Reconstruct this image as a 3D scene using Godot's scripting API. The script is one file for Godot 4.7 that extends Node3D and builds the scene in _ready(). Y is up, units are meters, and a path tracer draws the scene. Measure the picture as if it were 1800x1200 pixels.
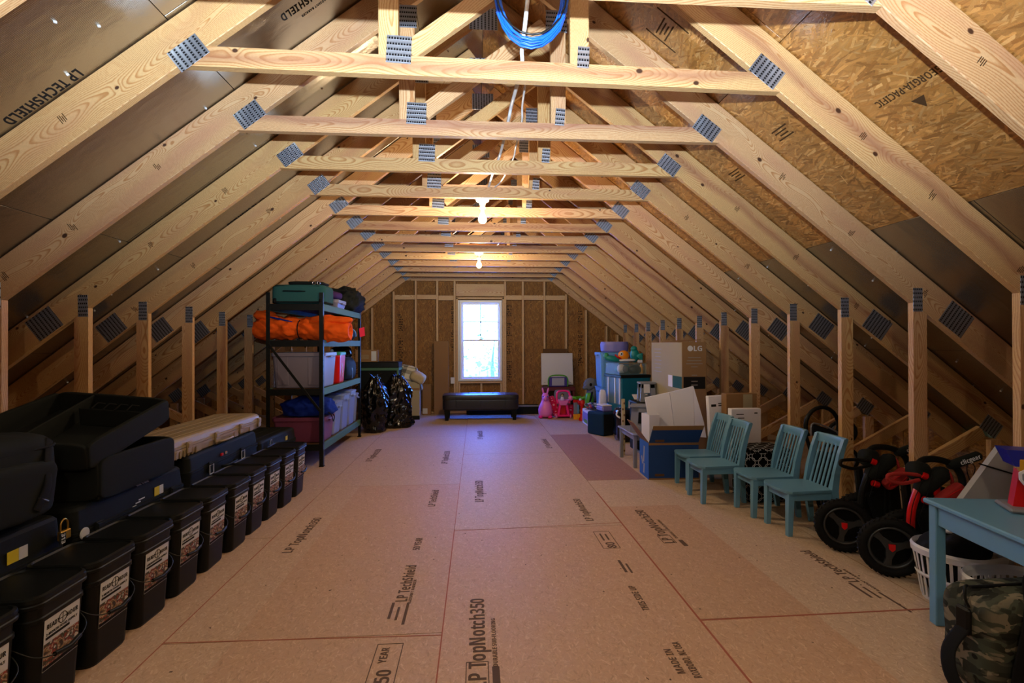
extends Node3D
# A long attic under roof trusses, used for storage. Metres, y up, the camera stands at x = 0, z = 0 and looks along -z.

const EYE := 1.3195          # camera height above the floor
const CX := 0.057            # centre line of the trusses
const Z0 := 1.6875           # distance of the front face of truss 0
const STEP := 0.6096         # trusses stand 24 inches apart
const PITCH := 0.775         # rise over run of the roof
const GABLE := -9.61         # front face of the far gable framing

var rng := RandomNumberGenerator.new()
var M := {}
var used := {}

# ------------------------------------------------------------------ nodes
func numbered(called: String) -> String:
	if not used.has(called):
		used[called] = 0
		return called
	used[called] += 1
	return "%s_%03d" % [called, used[called]]

func tag(o: Node, label := "", category := "", group := "", kind := "") -> Node:
	if label != "": o.set_meta("label", label)
	if category != "": o.set_meta("category", category)
	if group != "": o.set_meta("group", group)
	if kind != "": o.set_meta("kind", kind)
	return o

func thing(called: String, label: String, category: String, at := Vector3.ZERO, turn := 0.0, group := "") -> Node3D:
	var o := Node3D.new()
	o.name = numbered(called)
	add_child(o)
	o.position = at
	o.rotation.y = turn
	tag(o, label, category, group)
	return o

func struct_root(called: String) -> Node3D:
	var o := Node3D.new()
	o.name = called
	add_child(o)
	o.set_meta("kind", "structure")
	return o

func part(parent: Node, called: String, what, mat: Material, xf := Transform3D()) -> MeshInstance3D:
	var o := MeshInstance3D.new()
	o.name = called
	o.mesh = what.commit() if what is SurfaceTool else what
	o.material_override = mat
	o.transform = xf
	o.cast_shadow = GeometryInstance3D.SHADOW_CASTING_SETTING_ON
	parent.add_child(o, true)
	return o

func dup(root: Node3D, at: Vector3, turn: float, label: String) -> Node3D:
	var r: Node3D = root.duplicate()
	var base := String(root.name).rstrip("0123456789").trim_suffix("_")
	r.name = numbered(base)
	add_child(r)
	r.position = at
	r.rotation.y = turn
	r.set_meta("label", label)
	return r

# ------------------------------------------------------------------ shapes
func S() -> SurfaceTool:
	var s := SurfaceTool.new()
	s.begin(Mesh.PRIMITIVE_TRIANGLES)
	s.set_color(Color.WHITE)
	return s

func v(s: SurfaceTool, p: Vector3, n: Vector3, uv: Vector2) -> void:
	s.set_normal(n)
	s.set_uv(uv)
	s.add_vertex(p)

# a, b, c, d run counter-clockwise seen from outside
func quad(s: SurfaceTool, a: Vector3, b: Vector3, c: Vector3, d: Vector3, ua := Vector2(0, 0), ub := Vector2(1, 0), uc := Vector2(1, 1), ud := Vector2(0, 1)) -> void:
	var n := (b - a).cross(c - a)
	if n.length_squared() < 1e-14: n = (c - a).cross(d - a)
	n = n.normalized()
	v(s, a, n, ua); v(s, c, n, uc); v(s, b, n, ub)
	v(s, a, n, ua); v(s, d, n, ud); v(s, c, n, uc)

func tri(s: SurfaceTool, a: Vector3, b: Vector3, c: Vector3) -> void:
	var n := (b - a).cross(c - a).normalized()
	v(s, a, n, Vector2(0, 0)); v(s, c, n, Vector2(1, 1)); v(s, b, n, Vector2(1, 0))

# chamfered box; u runs along the box's own x, in metres, from uv0
func bx(s: SurfaceTool, at: Vector3, size: Vector3, basis := Basis(), bev := 0.0, uv0 := Vector2.ZERO) -> void:
	var h := size / 2.0
	var e := minf(bev, minf(h.x, minf(h.y, h.z)) * 0.9)
	for ax in 3:
		for sg in [-1.0, 1.0]:
			var n := Vector3.ZERO
			n[ax] = sg
			var i := (ax + 1) % 3
			var j := (ax + 2) % 3
			if sg < 0:
				var t := i; i = j; j = t
			var q := []
			var us := []
			for k in 4:
				var p := Vector3.ZERO
				p[ax] = sg * h[ax]
				p[i] = (h[i] - e) * (-1.0 if k == 0 or k == 3 else 1.0)
				p[j] = (h[j] - e) * (-1.0 if k < 2 else 1.0)
				q.append(at + basis * p)
				var uu: Vector2
				if ax == 0: uu = Vector2(p.y, p.z)
				elif ax == 1: uu = Vector2(p.x + h.x, p.z + h.z)
				else: uu = Vector2(p.x + h.x, p.y + h.y)
				us.append(uv0 + uu)
			quad(s, q[0], q[1], q[2], q[3], us[0], us[1], us[2], us[3])
	if e <= 0.0: return
	for ax in 3:                                            # the twelve edges
		var i := (ax + 1) % 3
		var j := (ax + 2) % 3
		for si in [-1.0, 1.0]:
			for sj in [-1.0, 1.0]:
				var p1 := Vector3.ZERO
				var p2 := Vector3.ZERO
				p1[i] = si * h[i]; p1[j] = sj * (h[j] - e)
				p2[i] = si * (h[i] - e); p2[j] = sj * h[j]
				var a := p1; var b := p2
				a[ax] = -(h[ax] - e); b[ax] = -(h[ax] - e)
				var c := p2; var d := p1
				c[ax] = h[ax] - e; d[ax] = h[ax] - e
				var ua := uv0 + Vector2(0.0 if ax == 0 else a.x + h.x, a.y + h.y)
				var uc := uv0 + Vector2(size.x if ax == 0 else c.x + h.x, c.y + h.y)
				if si * sj > 0: quad(s, at + basis * d, at + basis * a, at + basis * b, at + basis * c, uc, ua, ua, uc)
				else: quad(s, at + basis * a, at + basis * d, at + basis * c, at + basis * b, ua, uc, uc, ua)
	for sx in [-1.0, 1.0]:
		for sy in [-1.0, 1.0]:
			for sz in [-1.0, 1.0]:
				var a := at + basis * Vector3(sx * h.x, sy * (h.y - e), sz * (h.z - e))
				var b := at + basis * Vector3(sx * (h.x - e), sy * h.y, sz * (h.z - e))
				var c := at + basis * Vector3(sx * (h.x - e), sy * (h.y - e), sz * h.z)
				if sx * sy * sz > 0: tri(s, a, b, c)
				else: tri(s, a, c, b)

func box(at: Vector3, size: Vector3, bev := 0.004, basis := Basis(), uv0 := Vector2.ZERO) -> SurfaceTool:
	var s := S()
	bx(s, at, size, basis, bev, uv0)
	return s

# a plank from a to b; wide = its broad direction
func plank(a: Vector3, b: Vector3, wide: Vector3, w: float, t: float, bev := 0.003, tint := Color.WHITE) -> SurfaceTool:
	var s := S()
	s.set_color(tint)
	var x := (b - a).normalized()
	var y := (wide - x * wide.dot(x)).normalized()
	bx(s, (a + b) / 2.0, Vector3(a.distance_to(b), w, t), Basis(x, y, x.cross(y)), bev, Vector2(rng.randf() * 4.0, rng.randi() % 4 * 0.19 + 0.004))
	return s

# a grid of points with smooth normals; wrap joins the last column to the first
func grid(s: SurfaceTool, P: Array, wrap := true, flip := false, su := 1.0, sv := 1.0) -> void:
	var R := P.size()
	var C: int = P[0].size()
	var N := []
	for i in R:
		var row := PackedVector3Array()
		for j in C:
			var l: Vector3 = P[i][(j - 1 + C) % C] if wrap or j > 0 else P[i][j]
			var r: Vector3 = P[i][(j + 1) % C] if wrap or j < C - 1 else P[i][j]
			var u: Vector3 = P[maxi(i - 1, 0)][j]
			var d: Vector3 = P[mini(i + 1, R - 1)][j]
			var n := (r - l).cross(d - u)
			if n.length_squared() < 1e-16:
				n = (r - l).cross(P[mini(i + 1, R - 1)][(j + C / 2) % C] - P[maxi(i - 1, 0)][(j + C / 2) % C])
			row.append((-n if flip else n).normalized())
		N.append(row)
	for i in [0, R - 1]:                                    # poles
		if P[i][0].distance_to(P[i][C / 2]) < 1e-6:
			var m := Vector3.ZERO
			for j in C: m += N[1 if i == 0 else R - 2][j]
			for j in C: N[i][j] = m.normalized() if m.length() > 1e-6 else N[i][j]
	for i in R - 1:
		for j in (C if wrap else C - 1):
			var k := (j + 1) % C
			var uvs := [Vector2(j * su / C, i * sv / (R - 1)), Vector2((j + 1) * su / C, i * sv / (R - 1)), Vector2((j + 1) * su / C, (i + 1) * sv / (R - 1)), Vector2(j * su / C, (i + 1) * sv / (R - 1))]
			var ps := [P[i][j], P[i][k], P[i + 1][k], P[i + 1][j]]
			var ns := [N[i][j], N[i][k], N[i + 1][k], N[i + 1][j]]
			var order := [0, 1, 2, 0, 2, 3] if flip else [0, 2, 1, 0, 3, 2]
			for q in order: v(s, ps[q], ns[q], uvs[q])

# rings (counter-clockwise seen from above, rising): sides by grid, ends by fans
func fan(s: SurfaceTool, ring: PackedVector3Array, up: bool) -> void:
	var c := Vector3.ZERO
	for p in ring: c += p
	c /= ring.size()
	for j in ring.size():
		if up: tri(s, c, ring[j], ring[(j + 1) % ring.size()])
		else: tri(s, c, ring[(j + 1) % ring.size()], ring[j])

func rrect(w: float, d: float, r: float, y: float, n := 5) -> PackedVector3Array:
	var out := PackedVector3Array()
	r = minf(r, minf(w, d) * 0.499)
	var c := [Vector2(w / 2 - r, -(d / 2 - r)), Vector2(-(w / 2 - r), -(d / 2 - r)), Vector2(-(w / 2 - r), d / 2 - r), Vector2(w / 2 - r, d / 2 - r)]
	for k in 4:
		for i in n:
			var a := PI / 2 * (k + i / float(n - 1))
			out.append(Vector3(c[k].x + r * cos(a), y, c[k].y - r * sin(a)))
	return out

# stack of rounded rectangles [y, w, d, r]; each band is smooth round, sharp between bands
func stack(s: SurfaceTool, levels: Array, bottom := true, top := true, n := 5) -> void:
	var rings := []
	for l in levels: rings.append(rrect(l[1], l[2], l[3], l[0], n))
	for i in rings.size() - 1: grid(s, [rings[i], rings[i + 1]])
	if bottom: fan(s, rings[0], false)
	if top: fan(s, rings[-1], true)

func circle(r: float, y: float, n := 20) -> PackedVector3Array:
	var out := PackedVector3Array()
	for i in n: out.append(Vector3(r * cos(TAU * i / n), y, -r * sin(TAU * i / n)))
	return out

# profile of (radius, height) from the bottom up
func lathe(s: SurfaceTool, prof: Array, xf := Transform3D(), n := 20, smooth := true) -> void:
	var rings := []
	for p in prof:
		var ring := circle(maxf(p.x, 1e-5), p.y, n)
		for i in ring.size(): ring[i] = xf * ring[i]
		rings.append(ring)
	if smooth: grid(s, rings)
	else:
		for i in rings.size() - 1: grid(s, [rings[i], rings[i + 1]])
	if prof[0].x > 1e-4: fan(s, rings[0], false)
	if prof[-1].x > 1e-4: fan(s, rings[-1], true)

func tube(s: SurfaceTool, pts: Array, r, n := 8, closed := false, flat := 1.0, up0 := Vector3.ZERO) -> void:
	var rings := []
	var m := pts.size()
	var up := Vector3.UP
	for i in m:
		var a: Vector3 = pts[(i - 1 + m) % m] if closed or i > 0 else pts[i]
		var b: Vector3 = pts[(i + 1) % m] if closed or i < m - 1 else pts[i]
		var t := (b - a).normalized()
		if i == 0:
			up = up0 if up0 != Vector3.ZERO else (Vector3.UP if absf(t.y) < 0.9 else Vector3.RIGHT)
		up = (up - t * up.dot(t)).normalized()
		var side := t.cross(up)
		var ring := PackedVector3Array()
		var rr: float = r[i] if r is Array else r
		for k in n:
			var q := TAU * k / n
			ring.append(pts[i] + (side * cos(q) * rr + up * sin(q) * rr * flat))
		rings.append(ring)
	if closed: rings.append(rings[0])
	grid(s, rings, true, true)
	if not closed:
		fan(s, rings[0], true)
		fan(s, rings[-1], false)

func curve(pts: Array, n := 6, closed := false) -> Array:   # Catmull-Rom through the points
	var out := []
	var m := pts.size()
	for i in (m if closed else m - 1):
		var p0: Vector3 = pts[(i - 1 + m) % m] if closed or i > 0 else pts[0]
		var p1: Vector3 = pts[i]
		var p2: Vector3 = pts[(i + 1) % m]
		var p3: Vector3 = pts[(i + 2) % m] if closed or i < m - 2 else p2
		for k in n: out.append(p1.cubic_interpolate(p2, p0, p3, k / float(n)))
	if not closed: out.append(pts[-1])
	return out

# outline in the plane of xf's x and y, given depth along xf's z (centred)
func prism(s: SurfaceTool, poly: PackedVector2Array, depth: float, xf := Transform3D()) -> void:
	if Geometry2D.is_polygon_clockwise(poly): poly.reverse()
	var idx := Geometry2D.triangulate_polygon(poly)
	var f := Vector3(0, 0, depth / 2)
	for i in range(0, idx.size(), 3):
		var a := poly[idx[i]]; var b := poly[idx[i + 1]]; var c := poly[idx[i + 2]]
		if (b - a).cross(c - a) < 0:
			var t := b; b = c; c = t
		var n := xf.basis.z.normalized()
		for p in [a, c, b]: v(s, xf * (Vector3(p.x, p.y, 0) + f), n, p)
		for p in [a, b, c]: v(s, xf * (Vector3(p.x, p.y, 0) - f), -n, p)
	var at := 0.0
	for i in poly.size():
		var a := poly[i]; var b := poly[(i + 1) % poly.size()]
		var l := a.distance_to(b)
		var a3 := Vector3(a.x, a.y, 0); var b3 := Vector3(b.x, b.y, 0)
		quad(s, xf * (a3 - f), xf * (b3 - f), xf * (b3 + f), xf * (a3 + f), Vector2(at, 0), Vector2(at + l, 0), Vector2(at + l, depth), Vector2(at, depth))
		at += l

# soft superellipsoid with folds; e small = boxy
func blob(s: SurfaceTool, at: Vector3, half: Vector3, e1: float, e2: float, amp := 0.0, freq := 6.0, sd := 1, nu := 28, nv := 16, basis := Basis(), flatten := -1.0, ridge := false) -> void:
	var nz := FastNoiseLite.new()
	nz.seed = sd
	nz.frequency = freq
	nz.fractal_octaves = 3
	if ridge: nz.fractal_type = FastNoiseLite.FRACTAL_RIDGED
	var rows := []
	for i in nv + 1:
		var la := -PI / 2 + PI * i / nv
		var ring := PackedVector3Array()
		for j in nu:
			var lo := TAU * j / nu
			var cl := pow(absf(cos(la)), e1)
			var p := Vector3(half.x * cl * signf(cos(lo)) * pow(absf(cos(lo)), e2), half.y * signf(sin(la)) * pow(absf(sin(la)), e1), -half.z * cl * signf(sin(lo)) * pow(absf(sin(lo)), e2))
			var k := nz.get_noise_3dv(p * 1.0)
			p += p.normalized() * amp * k
			if flatten > -1.0: p.y = maxf(p.y, flatten * half.y)
			ring.append(at + basis * p)
		rows.append(ring)
	for i in [0, nv]:
		for j in nu: rows[i][j] = rows[i][0]
	grid(s, rows)

func face_basis(n: Vector3, up := Vector3.UP) -> Basis:     # z along n, y nearest to up
	var z := n.normalized()
	var x := up.cross(z).normalized()
	return Basis(x, z.cross(x), z)

# flat print: letters of that height on a surface
func print_text(parent: Node, called: String, words: String, height: float, mat: Material, xf: Transform3D, fam := "Droid Sans", wide := 1.0, length := 0.0) -> MeshInstance3D:
	var f := SystemFont.new()
	f.font_names = [fam]
	f.font_weight = 700
	var t := TextMesh.new()
	t.font = f
	t.text = words
	t.font_size = 24
	t.pixel_size = height / 17.0
	t.depth = 0.0006
	t.curve_step = 4.0
	if length > 0.0: wide = length / maxf(t.get_aabb().size.x, 0.001)
	var b := xf.basis
	return part(parent, called, t, mat, Transform3D(Basis(b.x * wide, b.y, b.z), xf.origin + b.z * 0.0006))

# ------------------------------------------------------------------ materials
func noise(f: float, sd: int, oct := 3, type := FastNoiseLite.TYPE_SIMPLEX_SMOOTH) -> FastNoiseLite:
	var n := FastNoiseLite.new()
	n.noise_type = type
	n.frequency = f
	n.seed = sd
	n.fractal_octaves = oct
	return n

func tex(im: Image) -> ImageTexture:
	return ImageTexture.create_from_image(im)

func mat(called: String, c: Color, rough := 0.6, metal := 0.0, spec := 0.5) -> StandardMaterial3D:
	var m := StandardMaterial3D.new()
	m.resource_name = called
	m.albedo_color = c
	m.roughness = rough
	m.metallic = metal
	m.metallic_specular = spec
	m.vertex_color_use_as_albedo = true
	M[called] = m
	return m

func tri_normal(m: StandardMaterial3D, t: Texture2D, scale: float, k: float) -> void:
	m.uv1_triplanar = true
	m.uv1_scale = Vector3.ONE * scale
	m.normal_enabled = true
	m.normal_texture = t
	m.normal_scale = k

# four flat-sawn pine boards, each 0.19 m wide, above one another; 4.8 m long, wraps along u
func pine_image() -> Image:
	var W := 1536
	var H := 384
	var im := Image.create(W, H, false, Image.FORMAT_RGB8)
	var n1 := noise(0.35, 11, 2)
	var n2 := noise(1.0, 12, 1)
	var n3 := noise(40.0, 13, 1)
	var kr := RandomNumberGenerator.new()
	kr.seed = 5
	var knots := []
	for b in 4:
		var list := []
		for k in 3 + b % 2: list.append(Vector3(kr.randf() * 4.8, 0.02 + kr.randf() * 0.15, 0.007 + kr.randf() * 0.008))
		knots.append(list)
	for x in W:
		var u := 4.8 * x / W
		var ca := cos(TAU * x / W) * 0.76
		var sa := sin(TAU * x / W) * 0.76
		for b in 4:
			var wob := n1.get_noise_3d(ca * 4.0, sa * 4.0, b * 7.0) * 0.09
			var hh := 0.03 + 0.075 * n1.get_noise_3d(ca * 3.0, sa * 3.0, 50.0 + b * 9.0) + (0.05 if b == 2 else 0.0)
			for y in H / 4:
				var w := 0.19 * y / (H / 4)
				var dx := w - 0.095 + wob + 0.0035 * n2.get_noise_3d(ca * 3.5, sa * 3.5, w * 12.0)
				var q := sqrt(dx * dx + hh * hh)
				var dark := 0.0
				for kn in knots[b]:
					var du: float = absf(u - kn.x)
					du = minf(du, 4.8 - du)
					if du < 0.16:
						var dd := sqrt(du * du + (w - kn.y) * (w - kn.y))
						q += 0.012 * exp(-dd * dd / (kn.z * kn.z * 7.0))
						dark = maxf(dark, 1.0 - smoothstep(kn.z * 0.55, kn.z * 0.9, sqrt(du * du * 0.55 + (w - kn.y) * (w - kn.y))))
				var ph := fposmod(q * (105.0 + 25.0 * b), 1.0)
				var late := smoothstep(0.45, 0.9, ph) * (1.0 - smoothstep(0.93, 1.0, ph))
				var g := n3.get_noise_3d(ca * 2.0, sa * 2.0, w * 26.0)
				var c := Color(0.87, 0.75, 0.575).lerp(Color(0.71, 0.51, 0.315), late * 0.85)
				c = c.lerp(Color(0.78, 0.60, 0.48), clampf(n2.get_noise_3d(ca * 1.5, sa * 1.5, w * 9.0 + b * 5.0) * 0.7, 0.0, 0.6))
				if b == 1: c = c.lerp(Color(0.60, 0.40, 0.33), clampf(0.55 - absf(w - 0.10 + wob * 0.4) * 14.0, 0.0, 0.55))
				c = c * (1.0 + 0.05 * g)
				c = c.lerp(Color(0.22, 0.11, 0.05), dark * 0.9)
				im.set_pixel(x, y + b * H / 4, c)
	return im

# pressed strands; lean = how much they follow u
func strand_images(size: int, count: int, length: float, thick: float, lean: float, cols: Array, sd: int) -> Array:
	var im := Image.create(size, size, false, Image.FORMAT_RGB8)
	var hm := Image.create(size, size, false, Image.FORMAT_RGB8)
	im.fill(cols[0])
	hm.fill(Color(0.5, 0.5, 0.5))
	var r := RandomNumberGenerator.new()
	r.seed = sd
	for k in count:
		var c: Color = cols[r.randi() % cols.size()].lerp(cols[r.randi() % cols.size()], r.randf())
		c = c * r.randf_range(0.86, 1.1)
		var a := r.randfn(0.0, lean)
		var ca := cos(a); var sa := sin(a)
		var L := length * r.randf_range(0.4, 1.2)
		var T := thick * r.randf_range(0.35, 1.3)
		var ox := r.randf() * size
		var oy := r.randf() * size
		var hv := r.randf_range(0.35, 0.7)
		var skew := r.randf_range(-0.5, 0.5)
		for j in int(ceil(T)):
			var from := skew * j - L / 2 + r.randf() * 2.0
			var sh := 1.0 + r.randf_range(-0.04, 0.04)
			for i in int(L):
				var px := posmod(int(ox + (from + i) * ca - j * sa), size)
				var py := posmod(int(oy + (from + i) * sa + j * ca), size)
				im.set_pixel(px, py, c * sh)
				hm.set_pixel(px, py, Color(hv, hv, hv))
	return [im, hm]

func build_materials() -> void:
	var m: StandardMaterial3D
	var pine := tex(pine_image())
	m = mat("pine", Color(0.94, 0.93, 0.92), 0.55)
	m.albedo_texture = pine
	m.uv1_scale = Vector3(1.0 / 4.8, 1.0 / 0.76, 1)

	var osb: Array = strand_images(768, 2600, 72.0, 9.0, 0.55, [Color(0.61, 0.42, 0.21), Color(0.69, 0.49, 0.26), Color(0.52, 0.335, 0.15), Color(0.73, 0.55, 0.33), Color(0.57, 0.38, 0.18), Color(0.64, 0.44, 0.22)], 3)
	var bump: Image = osb[1].duplicate()
	bump.bump_map_to_normal_map(4.0)
	m = mat("strand_board", Color(1, 1, 1), 0.33, 0.0, 0.65)
	m.albedo_texture = tex(osb[0])
	m.normal_enabled = true
	m.normal_texture = tex(bump)
	m.normal_scale = 0.6
	m.uv1_scale = Vector3(1.0 / 1.05, 1.0 / 1.05, 1)
	var wall: StandardMaterial3D = m.duplicate()
	wall.resource_name = "wall_board"
	wall.albedo_color = Color(0.88, 0.88, 0.80)
	wall.metallic_specular = 0.4
	wall.roughness = 0.6
	M["wall_board"] = wall

	var flr: Array = strand_images(768, 5200, 26.0, 5.0, 0.8, [Color(0.735, 0.635, 0.53), Color(0.785, 0.685, 0.58), Color(0.66, 0.56, 0.455), Color(0.83, 0.745, 0.65)], 9)
	var sp := noise(0.08, 4, 3)
	var fim: Image = flr[0]
	for y in 768:
		for x in 768:
			var k := sp.get_noise_2d(x * 3.0, y * 3.0)
			var c := fim.get_pixel(x, y).lerp(Color(0.75, 0.65, 0.545), 0.5)
			fim.set_pixel(x, y, c * (0.99 + 0.05 * k))
	var fb: Image = flr[1]
	fb.bump_map_to_normal_map(1.5)
	m = mat("subfloor", Color(1, 1, 1), 0.62, 0.0, 0.4)
	m.albedo_texture = tex(fim)
	m.normal_enabled = true
	m.normal_texture = tex(fb)
	m.normal_scale = 0.35
	m.uv1_scale = Vector3(1.0 / 0.85, 1.0 / 0.85, 1)

	# foil facing: fine diamond embossing
	var fo := Image.create(256, 256, false, Image.FORMAT_RGB8)
	var wr := noise(0.02, 8, 4)
	for y in 256:
		for x in 256:
			var k := 0.5 + 0.10 * sin(TAU * (x + y) / 8.0) * sin(TAU * (x - y) / 8.0) + 0.35 * wr.get_noise_3d(cos(TAU * x / 256.0) * 40.0, sin(TAU * x / 256.0) * 40.0, cos(TAU * y / 256.0) * 40.0)
			fo.set_pixel(x, y, Color(k, k, k))
	fo.bump_map_to_normal_map(2.2)
	m = mat("foil", Color(0.68, 0.65, 0.60), 0.26, 0.97)
	m.normal_enabled = true
	m.normal_texture = tex(fo)
	m.normal_scale = 1.1
	m.uv1_scale = Vector3(1.0 / 0.35, 1.0 / 0.35, 1)

	# punched truss plate: rows of slots, 50 mm repeat
	var pl := Image.create(128, 128, false, Image.FORMAT_RGB8)
	var ph := Image.create(128, 128, false, Image.FORMAT_RGB8)
	for y in 128:
		for x in 128:
			var row := x / 32
			var yy := (y + (8 if row % 2 == 0 else 0)) % 16
			var xx := x % 32
			var hole := yy > 3 and yy < 13 and xx > 10 and xx < 20
			var lip := yy > 1 and yy < 15 and xx > 7 and xx < 25
			var k := 0.10 if hole else (0.62 if lip else 0.86)
			pl.set_pixel(x, y, Color(k, k * 1.01, k * 1.04))
			var hk := 0.0 if hole else (0.8 if lip else 0.5)
			ph.set_pixel(x, y, Color(hk, hk, hk))
	ph.bump_map_to_normal_map(2.0)
	m = mat("plate", Color(0.80, 0.83, 0.88), 0.34, 0.85)
	m.albedo_texture = tex(pl)
	m.normal_enabled = true
	m.normal_texture = tex(ph)
	m.normal_scale = 0.8
	m.uv1_scale = Vector3(10, 10, 1)

	# woven cloth relief and orange-peel relief shared by many
	var cl := Image.create(256, 256, false, Image.FORMAT_RGB8)
	var pe := Image.create(256, 256, false, Image.FORMAT_RGB8)
	var nn := noise(0.05, 21, 2)
	for y in 256:
		for x in 256:
			var k := 0.5 + 0.3 * sin(TAU * x / 4.0) * sin(TAU * y / 4.0) + 0.2 * nn.get_noise_2d(x, y)
			cl.set_pixel(x, y, Color(k, k, k))
			var q := 0.5 + 0.4 * nn.get_noise_2d(x * 4.0, y * 4.0)
			pe.set_pixel(x, y, Color(q, q, q))
	cl.bump_map_to_normal_map(2.0)
	pe.bump_map_to_normal_map(2.0)
	var weave := tex(cl)
	var peel := tex(pe)
	for e in [["black_cloth", Color(0.085, 0.098, 0.092)], ["navy_cloth", Color(0.08, 0.20, 0.34)], ["dark_cloth", Color(0.09, 0.10, 0.12)], ["teal_cloth", Color(0.17, 0.34, 0.33)], ["orange_cloth", Color(0.93, 0.36, 0.08)], ["blue_cloth", Color(0.05, 0.16, 0.55)], ["grey_cloth", Color(0.42, 0.44, 0.47)], ["red_cloth", Color(0.72, 0.05, 0.07)], ["red_pouch", Color(0.62, 0.18, 0.17)], ["strap", Color(0.06, 0.065, 0.075)], ["beige_cloth", Color(0.72, 0.66, 0.52)], ["purple_cloth", Color(0.25, 0.14, 0.34)]]:
		m = mat(e[0], e[1], 0.85, 0.0, 0.3)
		tri_normal(m, weave, 12.0, 0.4)
	for e in [["black_plastic", Color(0.06, 0.068, 0.066), 0.42], ["case_black", Color(0.07, 0.082, 0.078), 0.7], ["tan_plastic", Color(0.56, 0.49, 0.37), 0.5], ["tote_grey", Color(0.50, 0.47, 0.52), 0.4], ["tote_blue", Color(0.50, 0.57, 0.74), 0.35], ["tote_purple", Color(0.46, 0.24, 0.36), 0.35], ["sky_plastic", Color(0.36, 0.58, 0.80), 0.35], ["teal_plastic", Color(0.07, 0.43, 0.54), 0.35], ["maroon", Color(0.34, 0.05, 0.08), 0.5], ["lavender", Color(0.50, 0.48, 0.75), 0.5], ["white_plastic", Color(0.82, 0.82, 0.84), 0.4], ["red_plastic", Color(0.78, 0.05, 0.06), 0.3], ["green_plastic", Color(0.30, 0.62, 0.12), 0.35], ["lid_green", Color(0.20, 0.55, 0.38), 0.4], ["pink_plastic", Color(0.93, 0.12, 0.48), 0.3], ["light_pink", Color(0.90, 0.48, 0.76), 0.4], ["yellow_plastic", Color(0.90, 0.62, 0.08), 0.35], ["fish_orange", Color(0.92, 0.55, 0.08), 0.35], ["aqua_plastic", Color(0.05, 0.50, 0.48), 0.4], ["violet_plastic", Color(0.22, 0.16, 0.50), 0.4], ["blue_plastic", Color(0.06, 0.13, 0.55), 0.35], ["grey_plastic", Color(0.47, 0.48, 0.52), 0.45], ["rubber", Color(0.055, 0.055, 0.057), 0.75]]:
		m = mat(e[0], e[1], e[2])
		tri_normal(m, peel, 14.0, 0.12)
		if e[1].v < 0.12: m.metallic_specular = 0.3
	for e in [["kid_teal", Color(0.38, 0.58, 0.70), 0.35], ["kid_grey", Color(0.50, 0.51, 0.54), 0.5], ["white_paint", Color(0.93, 0.94, 0.95), 0.35], ["whiteboard", Color(0.80, 0.80, 0.81), 0.3]]:
		m = mat(e[0], e[1], e[2])
		tri_normal(m, peel, 6.0, 0.08)
	for e in [["cardboard", Color(0.55, 0.42, 0.28)], ["pale_card", Color(0.64, 0.60, 0.48)], ["dark_card", Color(0.38, 0.27, 0.18)], ["white_card", Color(0.90, 0.90, 0.94)], ["blue_print", Color(0.14, 0.27, 0.50)], ["card_grey", Color(0.62, 0.62, 0.63)], ["side_blue", Color(0.20, 0.38, 0.66)]]:
		m = mat(e[0], e[1], 0.8, 0.0, 0.3)
		tri_normal(m, peel, 5.0, 0.15)
	mat("shelf_black", Color(0.06, 0.075, 0.07), 0.45, 0.0, 0.4)
	mat("shelf_beam", Color(0.30, 0.44, 0.36), 0.6, 0.0, 0.3)
	mat("leather", Color(0.10, 0.09, 0.09), 0.28)
	tri_normal(M["leather"], peel, 10.0, 0.15)
	mat("bag_film", Color(0.025, 0.027, 0.027), 0.14)
	mat("bright_metal", Color(0.85, 0.86, 0.88), 0.35, 0.3)
	mat("rim_grey", Color(0.17, 0.175, 0.18), 0.4)
	mat("chrome", Color(0.85, 0.86, 0.88), 0.2, 1.0)
	mat("steel", Color(0.55, 0.57, 0.6), 0.35, 0.9)
	mat("brass", Color(0.78, 0.62, 0.30), 0.3, 0.9)
	mat("ink", Color(0.13, 0.12, 0.12), 0.7, 0.0, 0.2)
	mat("faded_ink", Color(0.27, 0.19, 0.12), 0.7, 0.0, 0.2)
	mat("floor_ink", Color(0.36, 0.29, 0.25), 0.75, 0.0, 0.2)
	mat("red_line", Color(0.60, 0.36, 0.29), 0.8, 0.0, 0.2)
	mat("floor_gap", Color(0.30, 0.21, 0.16), 0.9, 0.0, 0.1)
	mat("white_ink", Color(0.80, 0.80, 0.80), 0.6)
	mat("grey_ink", Color(0.55, 0.50, 0.45), 0.6)
	mat("sticker_yellow", Color(0.80, 0.72, 0.05), 0.5)
	mat("sticker_white", Color(0.75, 0.76, 0.76), 0.5)
	mat("pink_tag", Color(0.90, 0.15, 0.30), 0.6)
	mat("cable_blue", Color(0.06, 0.36, 0.88), 0.35)
	mat("cable_white", Color(0.80, 0.80, 0.82), 0.4)
	mat("cable_black", Color(0.04, 0.04, 0.05), 0.4)
	mat("porcelain", Color(0.86, 0.85, 0.82), 0.25)
	mat("screen_grey", Color(0.62, 0.63, 0.68), 0.4)
	mat("gold", Color(0.75, 0.55, 0.10), 0.4)
	mat("leaf", Color(0.66, 0.70, 0.22), 0.7)
	mat("pale_ground", Color(0.90, 0.90, 0.86), 0.9)
	mat("bark", Color(0.45, 0.40, 0.34), 0.9)
	m = mat("glass", Color(1, 1, 1, 0.04), 0.0)
	m.transparency = BaseMaterial3D.TRANSPARENCY_ALPHA
	m.vertex_color_use_as_albedo = false
	m = mat("clear_bin", Color(0.62, 0.70, 0.68, 0.16), 0.3)
	m.transparency = BaseMaterial3D.TRANSPARENCY_ALPHA
	m.vertex_color_use_as_albedo = false
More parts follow.
